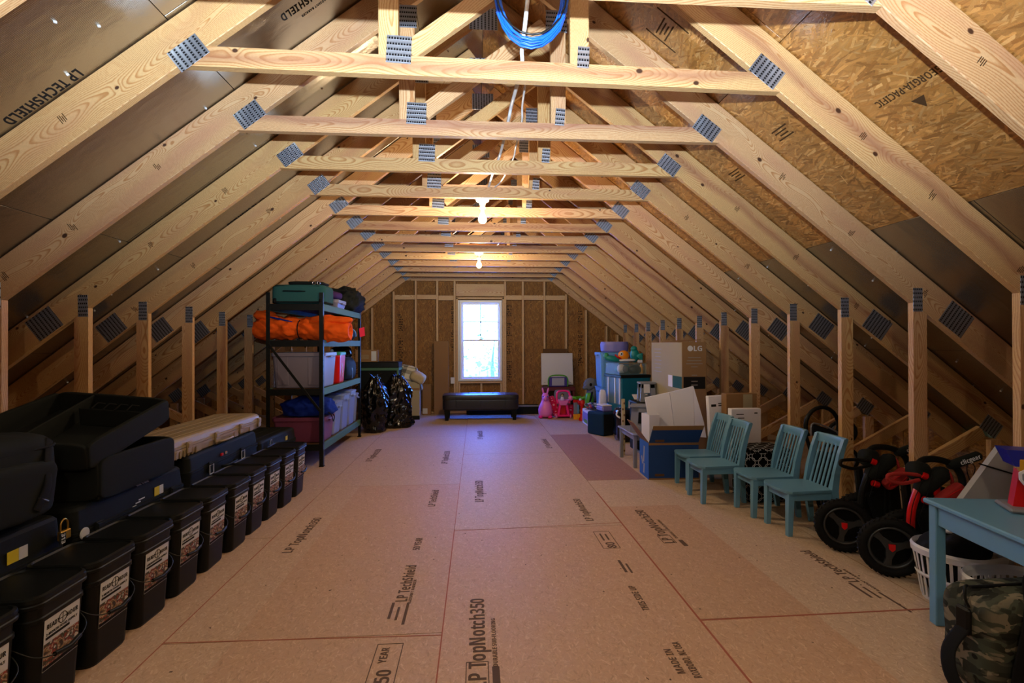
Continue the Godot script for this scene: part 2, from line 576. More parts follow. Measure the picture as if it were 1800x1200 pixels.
	m = mat("bulb_glow", Color(1, 0.95, 0.85), 0.4)
	m.emission_enabled = true
	m.emission = Color(1.0, 0.86, 0.62)
	m.emission_energy_multiplier = 9.0
	# patterned cloths
	m = mat("camo", Color(1, 1, 1), 0.9, 0.0, 0.2)
	m.albedo_texture = tex(camo_image())
	m.uv1_triplanar = true
	m.uv1_scale = Vector3.ONE * 1.35
	m = mat("check_cloth", Color(1, 1, 1), 0.9, 0.0, 0.2)
	m.albedo_texture = tex(check_image())
	m.uv1_scale = Vector3(6, 6, 1)
	m = mat("lattice_cloth", Color(1, 1, 1), 0.85, 0.0, 0.2)
	m.albedo_texture = tex(lattice_image())
	m.uv1_scale = Vector3(9, 9, 1)
	m = mat("dot_cloth", Color(1, 1, 1), 0.85, 0.0, 0.2)
	m.albedo_texture = tex(dot_image())
	m.uv1_scale = Vector3(7, 10, 1)
	m = mat("food_print", Color(1, 1, 1), 0.5)
	m.albedo_texture = tex(food_image())

func camo_image() -> Image:
	var im := Image.create(512, 512, false, Image.FORMAT_RGB8)
	var a := noise(0.011, 31, 3)
	var b := noise(0.012, 32, 3)
	var c := noise(0.013, 33, 3)
	for y in 512:
		for x in 512:
			var k := Color(0.27, 0.285, 0.24)
			if a.get_noise_2d(x * 0.8, y * 1.5) > 0.08: k = Color(0.48, 0.45, 0.38)
			if b.get_noise_2d(x * 0.8, y * 1.4) > 0.12: k = Color(0.185, 0.195, 0.17)
			if c.get_noise_2d(x * 0.9, y * 1.5) > 0.30: k = Color(0.12, 0.12, 0.11)
			im.set_pixel(x, y, k)
	return im

func check_image() -> Image:
	var im := Image.create(64, 64, false, Image.FORMAT_RGB8)
	for y in 64:
		for x in 64:
			var n := int(x < 26) + int(y < 26)
			im.set_pixel(x, y, [Color(0.80, 0.79, 0.72), Color(0.58, 0.57, 0.52), Color(0.36, 0.36, 0.34)][n])
	return im

func lattice_image() -> Image:                              # white quatrefoil lines on black
	var im := Image.create(128, 128, false, Image.FORMAT_RGB8)
	for y in 128:
		for x in 128:
			var p := Vector2(x / 64.0 - 1.0, y / 64.0 - 1.0)
			var d := 9.0
			for o in [Vector2(0, 0), Vector2(1, 1), Vector2(-1, 1), Vector2(1, -1), Vector2(-1, -1)]:
				var q: Vector2 = (p - o).abs()
				var e := minf(minf((q - Vector2(0.34, 0)).length() - 0.30, (q - Vector2(0, 0.34)).length() - 0.30), maxf(q.x, q.y) - 0.30)
				d = minf(d, absf(e - 0.10))
			var k := 1.0 - smoothstep(0.028, 0.05, d)
			im.set_pixel(x, y, Color(0.035, 0.037, 0.045).lerp(Color(0.86, 0.87, 0.88), k))
	return im

func dot_image() -> Image:
	var im := Image.create(64, 64, false, Image.FORMAT_RGB8)
	for y in 64:
		for x in 64:
			var d := 99.0
			for o in [Vector2(16, 16), Vector2(48, 48)]: d = minf(d, (Vector2(x, y) - o).length())
			im.set_pixel(x, y, Color(0.90, 0.62, 0.70) if d < 9.0 else Color(0.78, 0.10, 0.28))
	return im

func food_image() -> Image:                                 # dishes of food, as patches of colour
	var im := Image.create(96, 64, false, Image.FORMAT_RGB8)
	var a := noise(0.03, 41, 3)
	var b := noise(0.09, 42, 2)
	var pal := [Color(0.20, 0.15, 0.12), Color(0.50, 0.38, 0.22), Color(0.66, 0.60, 0.50), Color(0.50, 0.17, 0.10), Color(0.20, 0.22, 0.14), Color(0.74, 0.71, 0.66)]
	for y in 64:
		for x in 96:
			var k := clampi(int((a.get_noise_2d(x, y) + 0.6) / 1.2 * 6.0), 0, 5)
			im.set_pixel(x, y, pal[k] * (1.0 + 0.5 * b.get_noise_2d(x * 3, y * 3)))
	return im

# ------------------------------------------------------------------ the place
func ylow(x: float) -> float:                               # underside of the rafters
	return 3.596 - PITCH * absf(x - CX)

func ytop(x: float) -> float:                               # underside of the roof boards
	return 3.835 - PITCH * absf(x - CX)

func zt(n: int) -> float:
	return -(Z0 + STEP * n)

func _ready() -> void:
	rng.seed = 7
	var cam := Camera3D.new()
	cam.name = "camera"
	cam.fov = 2.0 * rad_to_deg(atan(600.0 / 883.0))
	cam.position = Vector3(0, EYE, 0)
	cam.rotation = Vector3(0.0044, -0.0705, -0.0028)
	cam.near = 0.05
	cam.far = 300.0
	add_child(cam)
	cam.current = true
	var we := WorldEnvironment.new()
	we.name = "daylight"
	var e := Environment.new()
	var sky := Sky.new()
	var sm := ProceduralSkyMaterial.new()
	sm.sky_top_color = Color(0.17, 0.42, 1.0)
	sm.sky_horizon_color = Color(0.52, 0.74, 1.0)
	sm.ground_horizon_color = Color(0.60, 0.70, 0.75)
	sm.ground_bottom_color = Color(0.30, 0.36, 0.30)
	sm.sky_energy_multiplier = 4.6
	sm.ground_energy_multiplier = 3.0
	sky.sky_material = sm
	e.background_mode = Environment.BG_SKY
	e.sky = sky
	e.tonemap_mode = Environment.TONE_MAPPER_LINEAR
	e.tonemap_exposure = 1.28
	e.sdfgi_enabled = true
	e.ssao_enabled = true
	e.ssil_enabled = true
	we.environment = e
	add_child(we)
	# the photographer's flash, on the camera and tipped up at the roof
	var fl := SpotLight3D.new()
	fl.name = "camera_flash"
	fl.position = Vector3(0.0, 1.55, 0.06)
	fl.rotation_degrees = Vector3(55, -4, 0)
	fl.light_color = Color(0.86, 0.94, 1.0)
	fl.light_energy = 25.0
	fl.spot_range = 30.0
	fl.spot_angle = 70.0
	fl.spot_attenuation = 2.0
	fl.spot_angle_attenuation = 1.0
	fl.light_size = 0.02
	fl.shadow_enabled = true
	add_child(fl)
	build_materials()
	build_floor()
	build_roof()
	build_gable()
	build_outside()
	for n in 14: build_truss(n)
	build_lamps()
	build_left()
	build_shelf()
	build_back()
	build_toys()
	build_right()

func build_floor() -> void:
	var root := struct_root("floor")
	var deck := S()
	bx(deck, Vector3(CX, -0.12, -3.6), Vector3(8.5, 0.2, 12.6))
	part(root, "joist_deck", deck, M["floor_gap"])
	var cols := [[-4.15, -2.605, 0.6], [-2.605, -1.385, -1.1], [-1.385, -0.16, 0.12], [-0.16, 1.06, -1.15], [1.06, 2.285, 0.10], [2.285, 4.27, -1.1]]
	for ci in cols.size():
		var c: Array = cols[ci]
		var z: float = c[2] + 2.44 * 2
		while z > GABLE:
			var z1 := maxf(z - 2.44, GABLE - 0.09)
			if z1 < 2.5: floor_panel(root, c[0], c[1], minf(z, 2.5), z1, ci)
			z -= 2.44
	# red chalk on the joints, where it shows
	for l in [[1.06, 1.06, -1.2, -4.4, 0.010], [-0.16, -0.16, -1.2, -3.6, 0.006], [1.06, 2.285, -2.33, -2.345, 0.010], [-1.385, -0.16, -2.33, -2.30, 0.006], [-0.16, 1.06, -3.57, -3.64, 0.004], [-1.385, -1.385, -1.6, -4.4, 0.005], [-0.16, -0.16, -3.7, -7.3, 0.004]]:
		var a := Vector3(l[0], 0.0006, l[2])
		var b := Vector3(l[1], 0.0006, l[3])
		part(root, "chalk_line", plank(a, b, (b - a).cross(Vector3.UP), l[4], 0.0008, 0.0), M["red_line"])
	for st in [
		["LP TopNotch350", -1.204, -3.596, 0.062, 0.64], ["LP TopNotch350", 0.0, -2.27, 0.072, 0.68], ["DURABLE SUB-FLOORING", 0.075, -2.24, 0.020, 0.36], ["LP TechShield", -0.389, -2.824, 0.060, 0.42], ["RADIANT BARRIER", -0.345, -2.72, 0.016, 0.26],
		["50", -0.375, -2.03, 0.060, 0.08], ["YEAR", -0.395, -2.17, 0.034, 0.11], ["LP TopNotch350", 1.276, -3.572, 0.070, 0.66], ["DURABLE SUB-FLOORING", 1.35, -3.50, 0.020, 0.36], ["LP TechShield", 2.077, -2.846, 0.062, 0.42], ["RADIANT BARRIER", 2.13, -2.66, 0.016, 0.26],
		["LP TopNotch350", 0.84, -3.958, 0.060, 0.53], ["80", 0.875, -3.24, 0.060, 0.09], ["THIS SIDE UP", 0.835, -2.562, 0.036, 0.25], ["MADE IN", 0.815, -2.04, 0.032, 0.16], ["ROXBORO, NC USA", 0.87, -2.049, 0.032, 0.24],
		["LP TopNotch350", 0.02, -4.53, 0.075, 0.65], ["LP TechShield", -0.37, -4.35, 0.060, 0.45], ["50 YEAR", -0.39, -3.36, 0.045, 0.2], ["LP TopNotch350", -1.222, -6.084, 0.07, 0.66], ["LP TopNotch350", 0.048, -7.298, 0.075, 0.66], ["LP TechShield", 0.92, -6.6, 0.07, 0.6], ["LP TopNotch350", -0.36, -5.9, 0.07, 0.66]]:
		print_text(root, "floor_stamp", st[0], st[3], M["floor_ink"], Transform3D(Basis(Vector3(0, 0, -1), Vector3(-1, 0, 0), Vector3(0, 1, 0)), Vector3(st[1], 0.0002, st[2])), "Droid Sans", 1.0, st[4])
	# boxes and bars printed round the stamps
	for bb in [[-0.38, -2.10, 0.11, 0.30], [0.868, -3.335, 0.11, 0.29], [1.276, -3.31, 0.085, 0.13], [0.0, -2.02, 0.09, 0.15]]:
		var s := S()
		for q in [[0.0, bb[2] / 2, bb[3], 0.004], [0.0, -bb[2] / 2, bb[3], 0.004]]: bx(s, Vector3(bb[0] + q[1], 0.0006, bb[1]), Vector3(0.004, 0.0008, q[2]))
		for q in [-1.0, 1.0]: bx(s, Vector3(bb[0], 0.0006, bb[1] + q * bb[3] / 2), Vector3(bb[2], 0.0008, 0.004))
		part(root, "stamp_border", s, M["floor_ink"])
	for bb in [[-0.425, -2.53, 0.014, 0.15], [-0.39, -2.50, 0.012, 0.12], [-0.35, -2.50, 0.014, 0.20], [2.04, -2.55, 0.014, 0.16], [2.08, -2.52, 0.012, 0.12], [2.12, -2.42, 0.012, 0.20], [1.36, -3.24, 0.03, 0.10], [0.075, -2.0, 0.03, 0.12], [0.85, -3.38, 0.012, 0.12], [0.885, -3.38, 0.012, 0.10], [0.86, -2.93, 0.016, 0.16], [0.89, -2.90, 0.012, 0.12]]:
		part(root, "stamp_bar", box(Vector3(bb[0], 0.0006, bb[1]), Vector3(bb[2], 0.0008, bb[3]), 0.0), M["floor_ink"])
	# scuffs and specks
	var sc := S()
	var r := RandomNumberGenerator.new()
	r.seed = 77
	for k in 110:
		var p := Vector3(r.randf_range(-1.3, 2.2), 0.0005, r.randf_range(-6.0, -1.7))
		bx(sc, p, Vector3(r.randf_range(0.003, 0.009), 0.0006, r.randf_range(0.004, 0.014)), Basis(Vector3.UP, r.randf() * 3.0))
	tag(part(root, "scuff_specks", sc, M["floor_ink"]), "", "", "", "stuff")

func floor_panel(root: Node, x0: float, x1: float, z0: float, z1: float, ci: int) -> void:
	var s := S()
	var g := 0.0016
	var xs := [x0 + g]
	for k in [-1.08, 1.64]:
		if k > x0 and k < x1: xs.append(k)
	xs.append(x1 - g)
	var zs := [z0 - g]
	if ci == 4 and z0 > -4.0 and z1 < -4.0: zs.append(-4.0)
	zs.append(z1 + g)
	var off := Vector2(rng.randf(), rng.randf())
	var base := rng.randf_range(0.96, 1.04)
	for i in xs.size() - 1:
		for j in zs.size() - 1:
			var xm: float = (xs[i] + xs[i + 1]) / 2
			var zm: float = (zs[j] + zs[j + 1]) / 2
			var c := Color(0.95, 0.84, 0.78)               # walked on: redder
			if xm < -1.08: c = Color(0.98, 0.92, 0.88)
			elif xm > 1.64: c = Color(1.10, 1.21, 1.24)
			elif ci == 4 and zm < -4.0 and zm > -4.77: c = Color(1.04, 1.10, 1.10)
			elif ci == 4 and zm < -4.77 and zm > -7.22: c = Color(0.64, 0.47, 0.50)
			elif ci == 4 and zm < -7.22: c = Color(1.02, 1.06, 1.04)
			elif zm < -4.6: c = Color(0.95, 0.92, 0.89)
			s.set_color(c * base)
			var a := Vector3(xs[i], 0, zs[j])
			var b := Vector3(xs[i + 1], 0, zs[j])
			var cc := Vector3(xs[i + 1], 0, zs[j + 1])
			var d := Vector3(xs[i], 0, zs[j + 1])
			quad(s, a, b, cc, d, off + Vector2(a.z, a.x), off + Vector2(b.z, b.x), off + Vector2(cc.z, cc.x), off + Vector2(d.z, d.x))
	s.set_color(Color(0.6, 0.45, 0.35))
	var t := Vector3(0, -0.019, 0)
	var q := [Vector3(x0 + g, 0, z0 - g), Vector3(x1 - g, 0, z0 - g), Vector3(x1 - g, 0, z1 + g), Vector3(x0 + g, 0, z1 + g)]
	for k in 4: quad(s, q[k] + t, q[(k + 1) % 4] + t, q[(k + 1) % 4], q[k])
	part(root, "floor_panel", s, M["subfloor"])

# a roof board lying on the rafters of one side, from x0 to x1 along the span
func roof_board(root: Node, x0: float, x1: float, z0: float, z1: float, m: Material, called: String) -> void:
	var a := Vector3(x0, ytop(x0), 0)
	var b := Vector3(x1, ytop(x1), 0)
	var up := (b - a).normalized()
	var out := Vector3(0, 0, -1).cross(up)
	if out.y < 0: out = -out
	var s := S()
	var len := absf(z1 - z0) - 0.003
	var wid := a.distance_to(b) - 0.003
	var c := (a + b) / 2 + Vector3(0, 0, (z0 + z1) / 2) + out * 0.006
	s.set_color(Color(1, 1, 1) * rng.randf_range(0.92, 1.04))
	var xa := Vector3(0, 0, -1)
	var za := xa.cross(up)
	bx(s, c, Vector3(len, wid, 0.012), Basis(xa, up, za), 0.001, Vector2(rng.randf(), rng.randf()))
	part(root, called, s, m)

func build_roof() -> void:
	var root := struct_root("ceiling")
	var left := [CX, -0.387, -1.349, -2.309, -3.27, -4.30]
	var right := [CX, 0.49, 1.45, 2.414, 3.377, 4.41]
	for side in [left, right]:
		for i in 5:
			var z := 2.6 - (1.22 if i % 2 == 0 else 0.0)
			if i % 2 == 0: roof_board(root, side[i], side[i + 1], 2.6, z, M["foil"] if side == left or i > 2 else M["strand_board"], "roof_board")
			while z > GABLE - 0.1:
				var z1 := maxf(z - 2.438, GABLE - 0.1)
				roof_board(root, side[i], side[i + 1], z, z1, M["foil"] if side == left or i > 2 else M["strand_board"], "roof_board")
				z = z1
	for sg in [-1.0, 1.0]:                                   # the roofing outside, so that no sky comes through the joints
		var a := Vector3(CX, 3.835 + 0.03, -3.6)
		var b := Vector3(CX + sg * 4.75, 3.835 - PITCH * 4.75 + 0.03, -3.6)
		var s := S()
		var x := (b - a).normalized()
		var y := Vector3(0, 0, 1)
		bx(s, (a + b) / 2 + Vector3(0, 0.03, 0), Vector3(a.distance_to(b) + 0.05, 12.9, 0.05), Basis(x, y, x.cross(y)))
		part(root, "roofing", s, M["rubber"])
	# nail tips that came through the foil and the boards
	var tip := S()
	var r := RandomNumberGenerator.new()
	r.seed = 19
	for k in 300:
		var sg := -1.0 if k < 190 else 1.0
		var x := CX + sg * (r.randf_range(0.2, 4.0) if sg < 0 else r.randf_range(2.4, 4.0))
		var z := r.randf_range(-7.0, -1.3)
		var n := Vector3(-sg * 0.6126, -0.7904, 0)
		bx(tip, Vector3(x, ytop(x), z) + n * 0.004, Vector3(0.010, 0.012, 0.009), Basis(Vector3(0, 0, 1), r.randf() * 3.0) * Basis(Vector3.RIGHT, r.randf()), 0.002)
	tag(part(root, "nail_tips", tip, M["bright_metal"]), "", "", "", "stuff")
	# printing on the boards
	var dl := Vector3(-0.7904, -0.6126, 0)
	var bl := Basis(dl, Vector3(0, 0, -1), dl.cross(Vector3(0, 0, -1)))
	for t in [["LP TECHSHIELD", -1.832, -2.263, 0.050, 0.37], ["RADIANT BARRIER", -1.81, -2.335, 0.016, 0.17], ["LP TECHSHIELD", -0.86, -2.68, 0.050, 0.37], ["RADIANT BARRIER", -0.86, -2.75, 0.016, 0.17], ["LP TECHSHIELD", -1.83, -4.14, 0.050, 0.36], ["RADIANT BARRIER", -1.80, -4.21, 0.016, 0.17]]:
		print_text(root, "board_print", t[0], t[3], M["ink"], Transform3D(bl, Vector3(t[1], ytop(t[1]), t[2])), "Droid Sans", 1.0, t[4])
	var bars := S()
	for k in 9:
		var x := -2.02 + 0.0 * k
		bx(bars, Vector3(x, ytop(x), -2.12 + 0.028 * k) + Vector3(0.6126, -0.7904, 0) * 0.0008, Vector3(0.30 - 0.02 * (k % 3), 0.006, 0.001), Basis(dl, Vector3(0, 0, 1), dl.cross(Vector3(0, 0, 1))))
	tag(part(root, "small_print", bars, M["grey_ink"]), "", "", "", "stuff")
	var br := Basis(Vector3(0, 0, -1), Vector3(0.7904, -0.6126, 0), Vector3(-0.6126, -0.7904, 0))
	print_text(root, "board_print", "GEORGIA-PACIFIC", 0.036, M["faded_ink"], Transform3D(br, Vector3(1.872, ytop(1.872), -2.056)), "Droid Sans", 1.0, 0.33)
	var lg := S()
	prism(lg, PackedVector2Array([Vector2(-0.032, -0.026), Vector2(0.032, -0.026), Vector2(0, 0.032)]), 0.001, Transform3D(br, Vector3(1.945, ytop(1.945), -2.06)))
	part(root, "board_print", lg, M["faded_ink"])
	for q in [[1.05, -2.72], [1.75, -2.75], [1.8, -3.35]]:
		var sm := S()
		for k in 4: bx(sm, Vector3(q[0], ytop(q[0]), q[1]) + br * Vector3(0.008 * (k % 2), 0.022 * k - 0.033, 0.0008), Vector3(0.13 - 0.03 * (k % 3), 0.009, 0.001), br)
		part(root, "board_print", sm, M["faded_ink"])
	var fr := S()
	for q in [-0.09, 0.09]: bx(fr, Vector3(1.06, ytop(1.06), -2.72 + q) + Vector3(-0.6126, -0.7904, 0) * 0.0008, Vector3(0.22, 0.008, 0.001), Basis(Vector3(0.7904, -0.6126, 0), Vector3(0, 0, 1), Vector3(-0.6126, -0.7904, 0)))
	part(root, "board_print", fr, M["faded_ink"])
	# eave boards, and the wall behind the camera
	for sg in [-1.0, 1.0]:
		var w := struct_root("wall_left" if sg < 0 else "wall_right")
		var z := 2.6
		while z > GABLE:
			var z1 := maxf(z - 2.44, GABLE - 0.1)
			var s := S()
			s.set_color(Color(1, 1, 1) * rng.randf_range(0.8, 1.0))
			bx(s, Vector3(CX + sg * 4.19, 0.26, (z + z1) / 2), Vector3(z - z1 - 0.003, 0.54, 0.012), Basis(Vector3(0, 0, -sg), Vector3.UP, Vector3(sg, 0, 0)), 0.001, Vector2(rng.randf(), rng.randf()))
			part(w, "eave_board", s, M["wall_board"])
			z = z1
		part(w, "fascia", box(Vector3(CX + sg * 4.32, 0.25, -3.6), Vector3(0.03, 1.0, 12.8)), M["wall_board"])
	var wf := struct_root("wall_front")
	var poly := PackedVector2Array([Vector2(-4.4, -0.1), Vector2(4.4, -0.1), Vector2(4.4, 0.5), Vector2(0, 3.88), Vector2(-4.4, 0.5)])
	var s2 := S()
	prism(s2, poly, 0.03, Transform3D(Basis(), Vector3(CX, 0, 2.55)))
	part(wf, "board", s2, M["wall_board"])

func build_gable() -> void:
	var root := struct_root("wall_back")
	# strand boards between the board joints, cut round the window
	var cuts := [-4.3, -3.18, -1.95, -0.744, -0.36, 0.52, 0.89, 1.72, 2.94, 4.41]
	for i in cuts.size() - 1:
		var a: float = cuts[i]
		var b: float = cuts[i + 1]
		var spans := [[-0.1, 9.0]] if i != 4 else [[-0.1, 0.60], [2.16, 9.0]]
		for sp in spans:
			var poly := PackedVector2Array([Vector2(a + 0.001, sp[0]), Vector2(b - 0.001, sp[0])])
			if sp[1] < 5.0:
				poly.append(Vector2(b - 0.001, sp[1])); poly.append(Vector2(a + 0.001, sp[1]))
			else:
				poly.append(Vector2(b - 0.001, ytop(b) + 0.01))
				if a < CX and b > CX: poly.append(Vector2(CX, ytop(CX) + 0.01))
				poly.append(Vector2(a + 0.001, ytop(a) + 0.01))
			var s := S()
			s.set_color(Color(1, 1, 1) * rng.randf_range(0.9, 1.05))
			var sh := Vector2(rng.randf() * 2, rng.randf() * 2)
			var moved := PackedVector2Array()
			for p in poly: moved.append(Vector2(p.y, -p.x) + sh)   # strands run up the wall
			prism(s, moved, 0.012, Transform3D(Basis(Vector3(0, 1, 0), Vector3(-1, 0, 0), Vector3(0, 0, 1)), Vector3(-0, 0, GABLE - 0.095) - Vector3(-sh.y, sh.x, 0)))
			part(root, "wall_board", s, M["wall_board"])
	var skin := S()                                         # siding outside, cut round the window
	for q in [[-2.309, 1.7, 3.98, 4.2], [2.471, 1.7, 3.98, 4.2], [0.081, 0.208, 0.81, 0.816], [0.081, 2.992, 0.81, 1.70]]:
		bx(skin, Vector3(q[0], q[1], GABLE - 0.13), Vector3(q[2], q[3], 0.05))
	part(root, "siding", skin, M["white_paint"])
	var zc := GABLE - 0.045
	var studs := [-2.78, -2.37, -1.96, -1.56, -1.147, -0.744, -0.415, 0.55, 0.891, 1.307, 1.729, 2.121, 2.523, 2.74]
	for x in studs:
		var top := minf(2.515, ylow(x) - 0.03 - 0.0 )
		part(root, "stud", plank(Vector3(x, 0.038, zc), Vector3(x, top, zc), Vector3(0, 0, 1), 0.089, 0.038), M["pine"])
	for x in [-0.372, 0.512]: part(root, "trimmer", plank(Vector3(x, 0.038, zc), Vector3(x, 2.20, zc), Vector3(0, 0, 1), 0.089, 0.038), M["pine"])
	part(root, "bottom_plate", plank(Vector3(-2.76, 0.019, zc), Vector3(2.86, 0.019, zc), Vector3(0, 0, 1), 0.089, 0.038), M["pine"])
	part(root, "header", plank(Vector3(-0.39, 2.345, zc), Vector3(0.53, 2.345, zc), Vector3.UP, 0.235, 0.080), M["pine"])
	part(root, "head_plate", plank(Vector3(-0.39, 2.19, zc), Vector3(0.53, 2.19, zc), Vector3(0, 0, 1), 0.089, 0.038), M["pine"])
	part(root, "top_plate", plank(Vector3(-1.30, 2.535, zc), Vector3(1.42, 2.535, zc), Vector3(0, 0, 1), 0.089, 0.038), M["pine"])
	part(root, "sill_plate", plank(Vector3(-0.35, 0.585, zc), Vector3(0.49, 0.585, zc), Vector3(0, 0, 1), 0.089, 0.038), M["pine"])
	for x in [-0.33, 0.09, 0.47]: part(root, "cripple_stud", plank(Vector3(x, 0.038, zc), Vector3(x, 0.565, zc), Vector3(0, 0, 1), 0.089, 0.038), M["pine"])
	for i in range(3, 12):
		var a: float = studs[i] + 0.02
		var b: float = studs[i + 1] - 0.02
		if i == 6 or i > 9: continue
		var y := 2.205 + rng.randf_range(-0.02, 0.02)
		if ylow(maxf(absf(a), absf(b))) > y + 0.05: part(root, "blocking", plank(Vector3(a, y, zc + 0.02), Vector3(b, y, zc + 0.02), Vector3.UP, 0.089, 0.038), M["pine"])
	# ink stamped along the board edges
	for c in [[-1.47, 0.75, 2.0], [-0.47, 1.2, 2.45], [0.60, 0.6, 2.15], [1.99, 0.9, 1.95], [-2.3, 0.3, 1.4]]:
		var s := S()
		var r := RandomNumberGenerator.new()
		r.seed = int(c[0] * 100) + 900
		var y: float = c[1]
		while y < c[2]:
			for k in 2 + r.randi() % 2: bx(s, Vector3(c[0] + 0.03 * k + r.randf_range(-0.008, 0.008), y, GABLE - 0.0885), Vector3(0.018, r.randf_range(0.008, 0.03), 0.001))
			y += r.randf_range(0.025, 0.055) if r.randf() > 0.12 else 0.16
		tag(part(root, "edge_print", s, M["ink"]), "", "", "", "stuff")
	# the window: frame, two sashes, bars and panes
	var win := struct_root("window_1")
	var x0 := -0.322; var x1 := 0.484; var y0 := 0.612; var y1 := 2.148; var zf := GABLE + 0.004
	var wp: Material = M["white_paint"]
	for q in [[(x0 + x1) / 2, y1 - 0.022, x1 - x0, 0.044], [(x0 + x1) / 2, y0 + 0.022, x1 - x0, 0.044], [x0 + 0.022, (y0 + y1) / 2, 0.044, y1 - y0 - 0.088], [x1 - 0.022, (y0 + y1) / 2, 0.044, y1 - y0 - 0.088]]:
		part(win, "window_frame", box(Vector3(q[0], q[1], zf - 0.055), Vector3(q[2], q[3], 0.11), 0.004), wp)
	var xa := x0 + 0.044; var xb := x1 - 0.044
	var sash := [[1.37, y1 - 0.044, zf - 0.085, "upper"], [y0 + 0.044, 1.40, zf - 0.05, "lower"]]
	for q in sash:
		var w := 0.034
		var ya: float = q[0]; var yb: float = q[1]; var z: float = q[2]
		var fr := part(win, "sash", box(Vector3((xa + xb) / 2, yb - w / 2, z), Vector3(xb - xa, w, 0.03), 0.003), wp)
		part(fr, "bottom_rail", box(Vector3((xa + xb) / 2, ya + w / 2, z), Vector3(xb - xa, w, 0.03), 0.003), wp)
		for x in [xa + w / 2, xb - w / 2]: part(fr, "stile", box(Vector3(x, (ya + yb) / 2, z), Vector3(w, yb - ya - 2 * w, 0.03), 0.003), wp)
		part(fr, "pane", box(Vector3((xa + xb) / 2, (ya + yb) / 2, z), Vector3(xb - xa - 2 * w, yb - ya - 2 * w, 0.004), 0.0), M["glass"])
		if q[3] == "upper":
			part(fr, "glazing_bar", box(Vector3((xa + xb) / 2, (ya + yb) / 2, z + 0.004), Vector3(xb - xa - 2 * w, 0.022, 0.010), 0.001), M["rim_grey"])
			part(fr, "glazing_bar", box(Vector3((xa + xb) / 2, (ya + yb) / 2, z + 0.004), Vector3(0.022, yb - ya - 2 * w, 0.010), 0.001), M["rim_grey"])
		else:
			part(fr, "sash_lock", box(Vector3((xa + xb) / 2, yb + 0.008, z + 0.004), Vector3(0.06, 0.016, 0.022), 0.004), wp)
	tag(part(self, numbered("outlet_box"), box(Vector3(-0.455, 0.625, GABLE + 0.01), Vector3(0.075, 0.12, 0.02), 0.004), M["white_plastic"]), "white electrical outlet cover on the stud left of the window", "outlet")

func build_outside() -> void:
	var g := struct_root("ground")
	part(g, "pale_earth", box(Vector3(0, -3.6, -60), Vector3(160, 0.4, 90), 0.0), M["pale_ground"])
	var spots := [[-1.35, -22.0, 4.4, "leafy green tree standing left beyond the gable window"], [1.55, -20.0, 5.0, "leafy green tree standing right beyond the gable window"], [1.05, -34.0, 5.2, "far green tree seen through the lower right of the window"]]
	for q in spots:
		var t := thing("tree", q[3], "tree", Vector3(q[0], -3.4, q[1]), 0.0, "trees beyond the window")
		var tr := S()
		tube(tr, curve([Vector3(0, 0, 0), Vector3(0.1, 1.6, 0), Vector3(0.0, 3.2, 0.1), Vector3(0.15, q[2] - 0.4, 0)], 4), [0.16, 0.15, 0.15, 0.14, 0.14, 0.13, 0.12, 0.12, 0.11, 0.08, 0.06, 0.05, 0.03], 8)
		part(t, "trunk", tr, M["bark"])
		var lf := S()
		quad(lf, Vector3(-0.05, -0.04, 0), Vector3(0.05, -0.05, 0.01), Vector3(0.06, 0.05, 0), Vector3(-0.04, 0.06, 0.02))
		var mm := MultiMesh.new()
		mm.transform_format = MultiMesh.TRANSFORM_3D
		mm.mesh = lf.commit()
		mm.instance_count = 170
		var r := RandomNumberGenerator.new()
		r.seed = int(q[1]) + 100
		for k in 170:
			var c := Vector3(r.randfn(0, 0.8), q[2] - 1.2 + r.randfn(0, 1.0), r.randfn(0, 0.8))
			mm.set_instance_transform(k, Transform3D(Basis.from_euler(Vector3(r.randf() * 6, r.randf() * 6, r.randf() * 6)).scaled(Vector3.ONE * r.randf_range(0.8, 1.8)), c))
		var mi := MultiMeshInstance3D.new()
		mi.name = "foliage"
		mi.multimesh = mm
		mi.material_override = M["leaf"]
		mi.set_meta("kind", "stuff")
		t.add_child(mi, true)

# lumber cut to an outline in the truss's plane
func cut(poly: Array, t: float, along_y := false, tint := Color.WHITE) -> SurfaceTool:
	var s := S()
	s.set_color(tint)
	var c := Vector2(1e9, 1e9)
	for p in poly: c = Vector2(minf(c.x, p.x), minf(c.y, p.y))
	var off := Vector2(rng.randf() * 4.0, rng.randi() % 4 * 0.19 + rng.randf_range(0.005, 0.08))
	var out := PackedVector2Array()
	for p in poly:
		var d: Vector2 = p - c
		out.append((Vector2(d.y, -d.x + 0.09) if along_y else d) + off)
	var b := Basis(Vector3(0, 1, 0), Vector3(-1, 0, 0), Vector3(0, 0, 1)) if along_y else Basis()
	var o := Vector3(c.x, c.y, 0) - b * Vector3(off.x, off.y, 0)
	if along_y: o -= b * Vector3(0, 0.09, 0)
	prism(s, out, t, Transform3D(b, o))
	return s

func plate(parent: Node, at: Vector2, w: float, h: float, ang: float, called := "nail_plate") -> void:
	var s := S()
	bx(s, Vector3.ZERO, Vector3(w, h, 0.0016), Basis(), 0.0004)
	part(parent, called, s, M["plate"], Transform3D(Basis(Vector3(0, 0, 1), ang + rng.randf_range(-0.02, 0.02)), Vector3(at.x + rng.randf_range(-0.008, 0.008), at.y + rng.randf_range(-0.008, 0.008), 0.0199)))

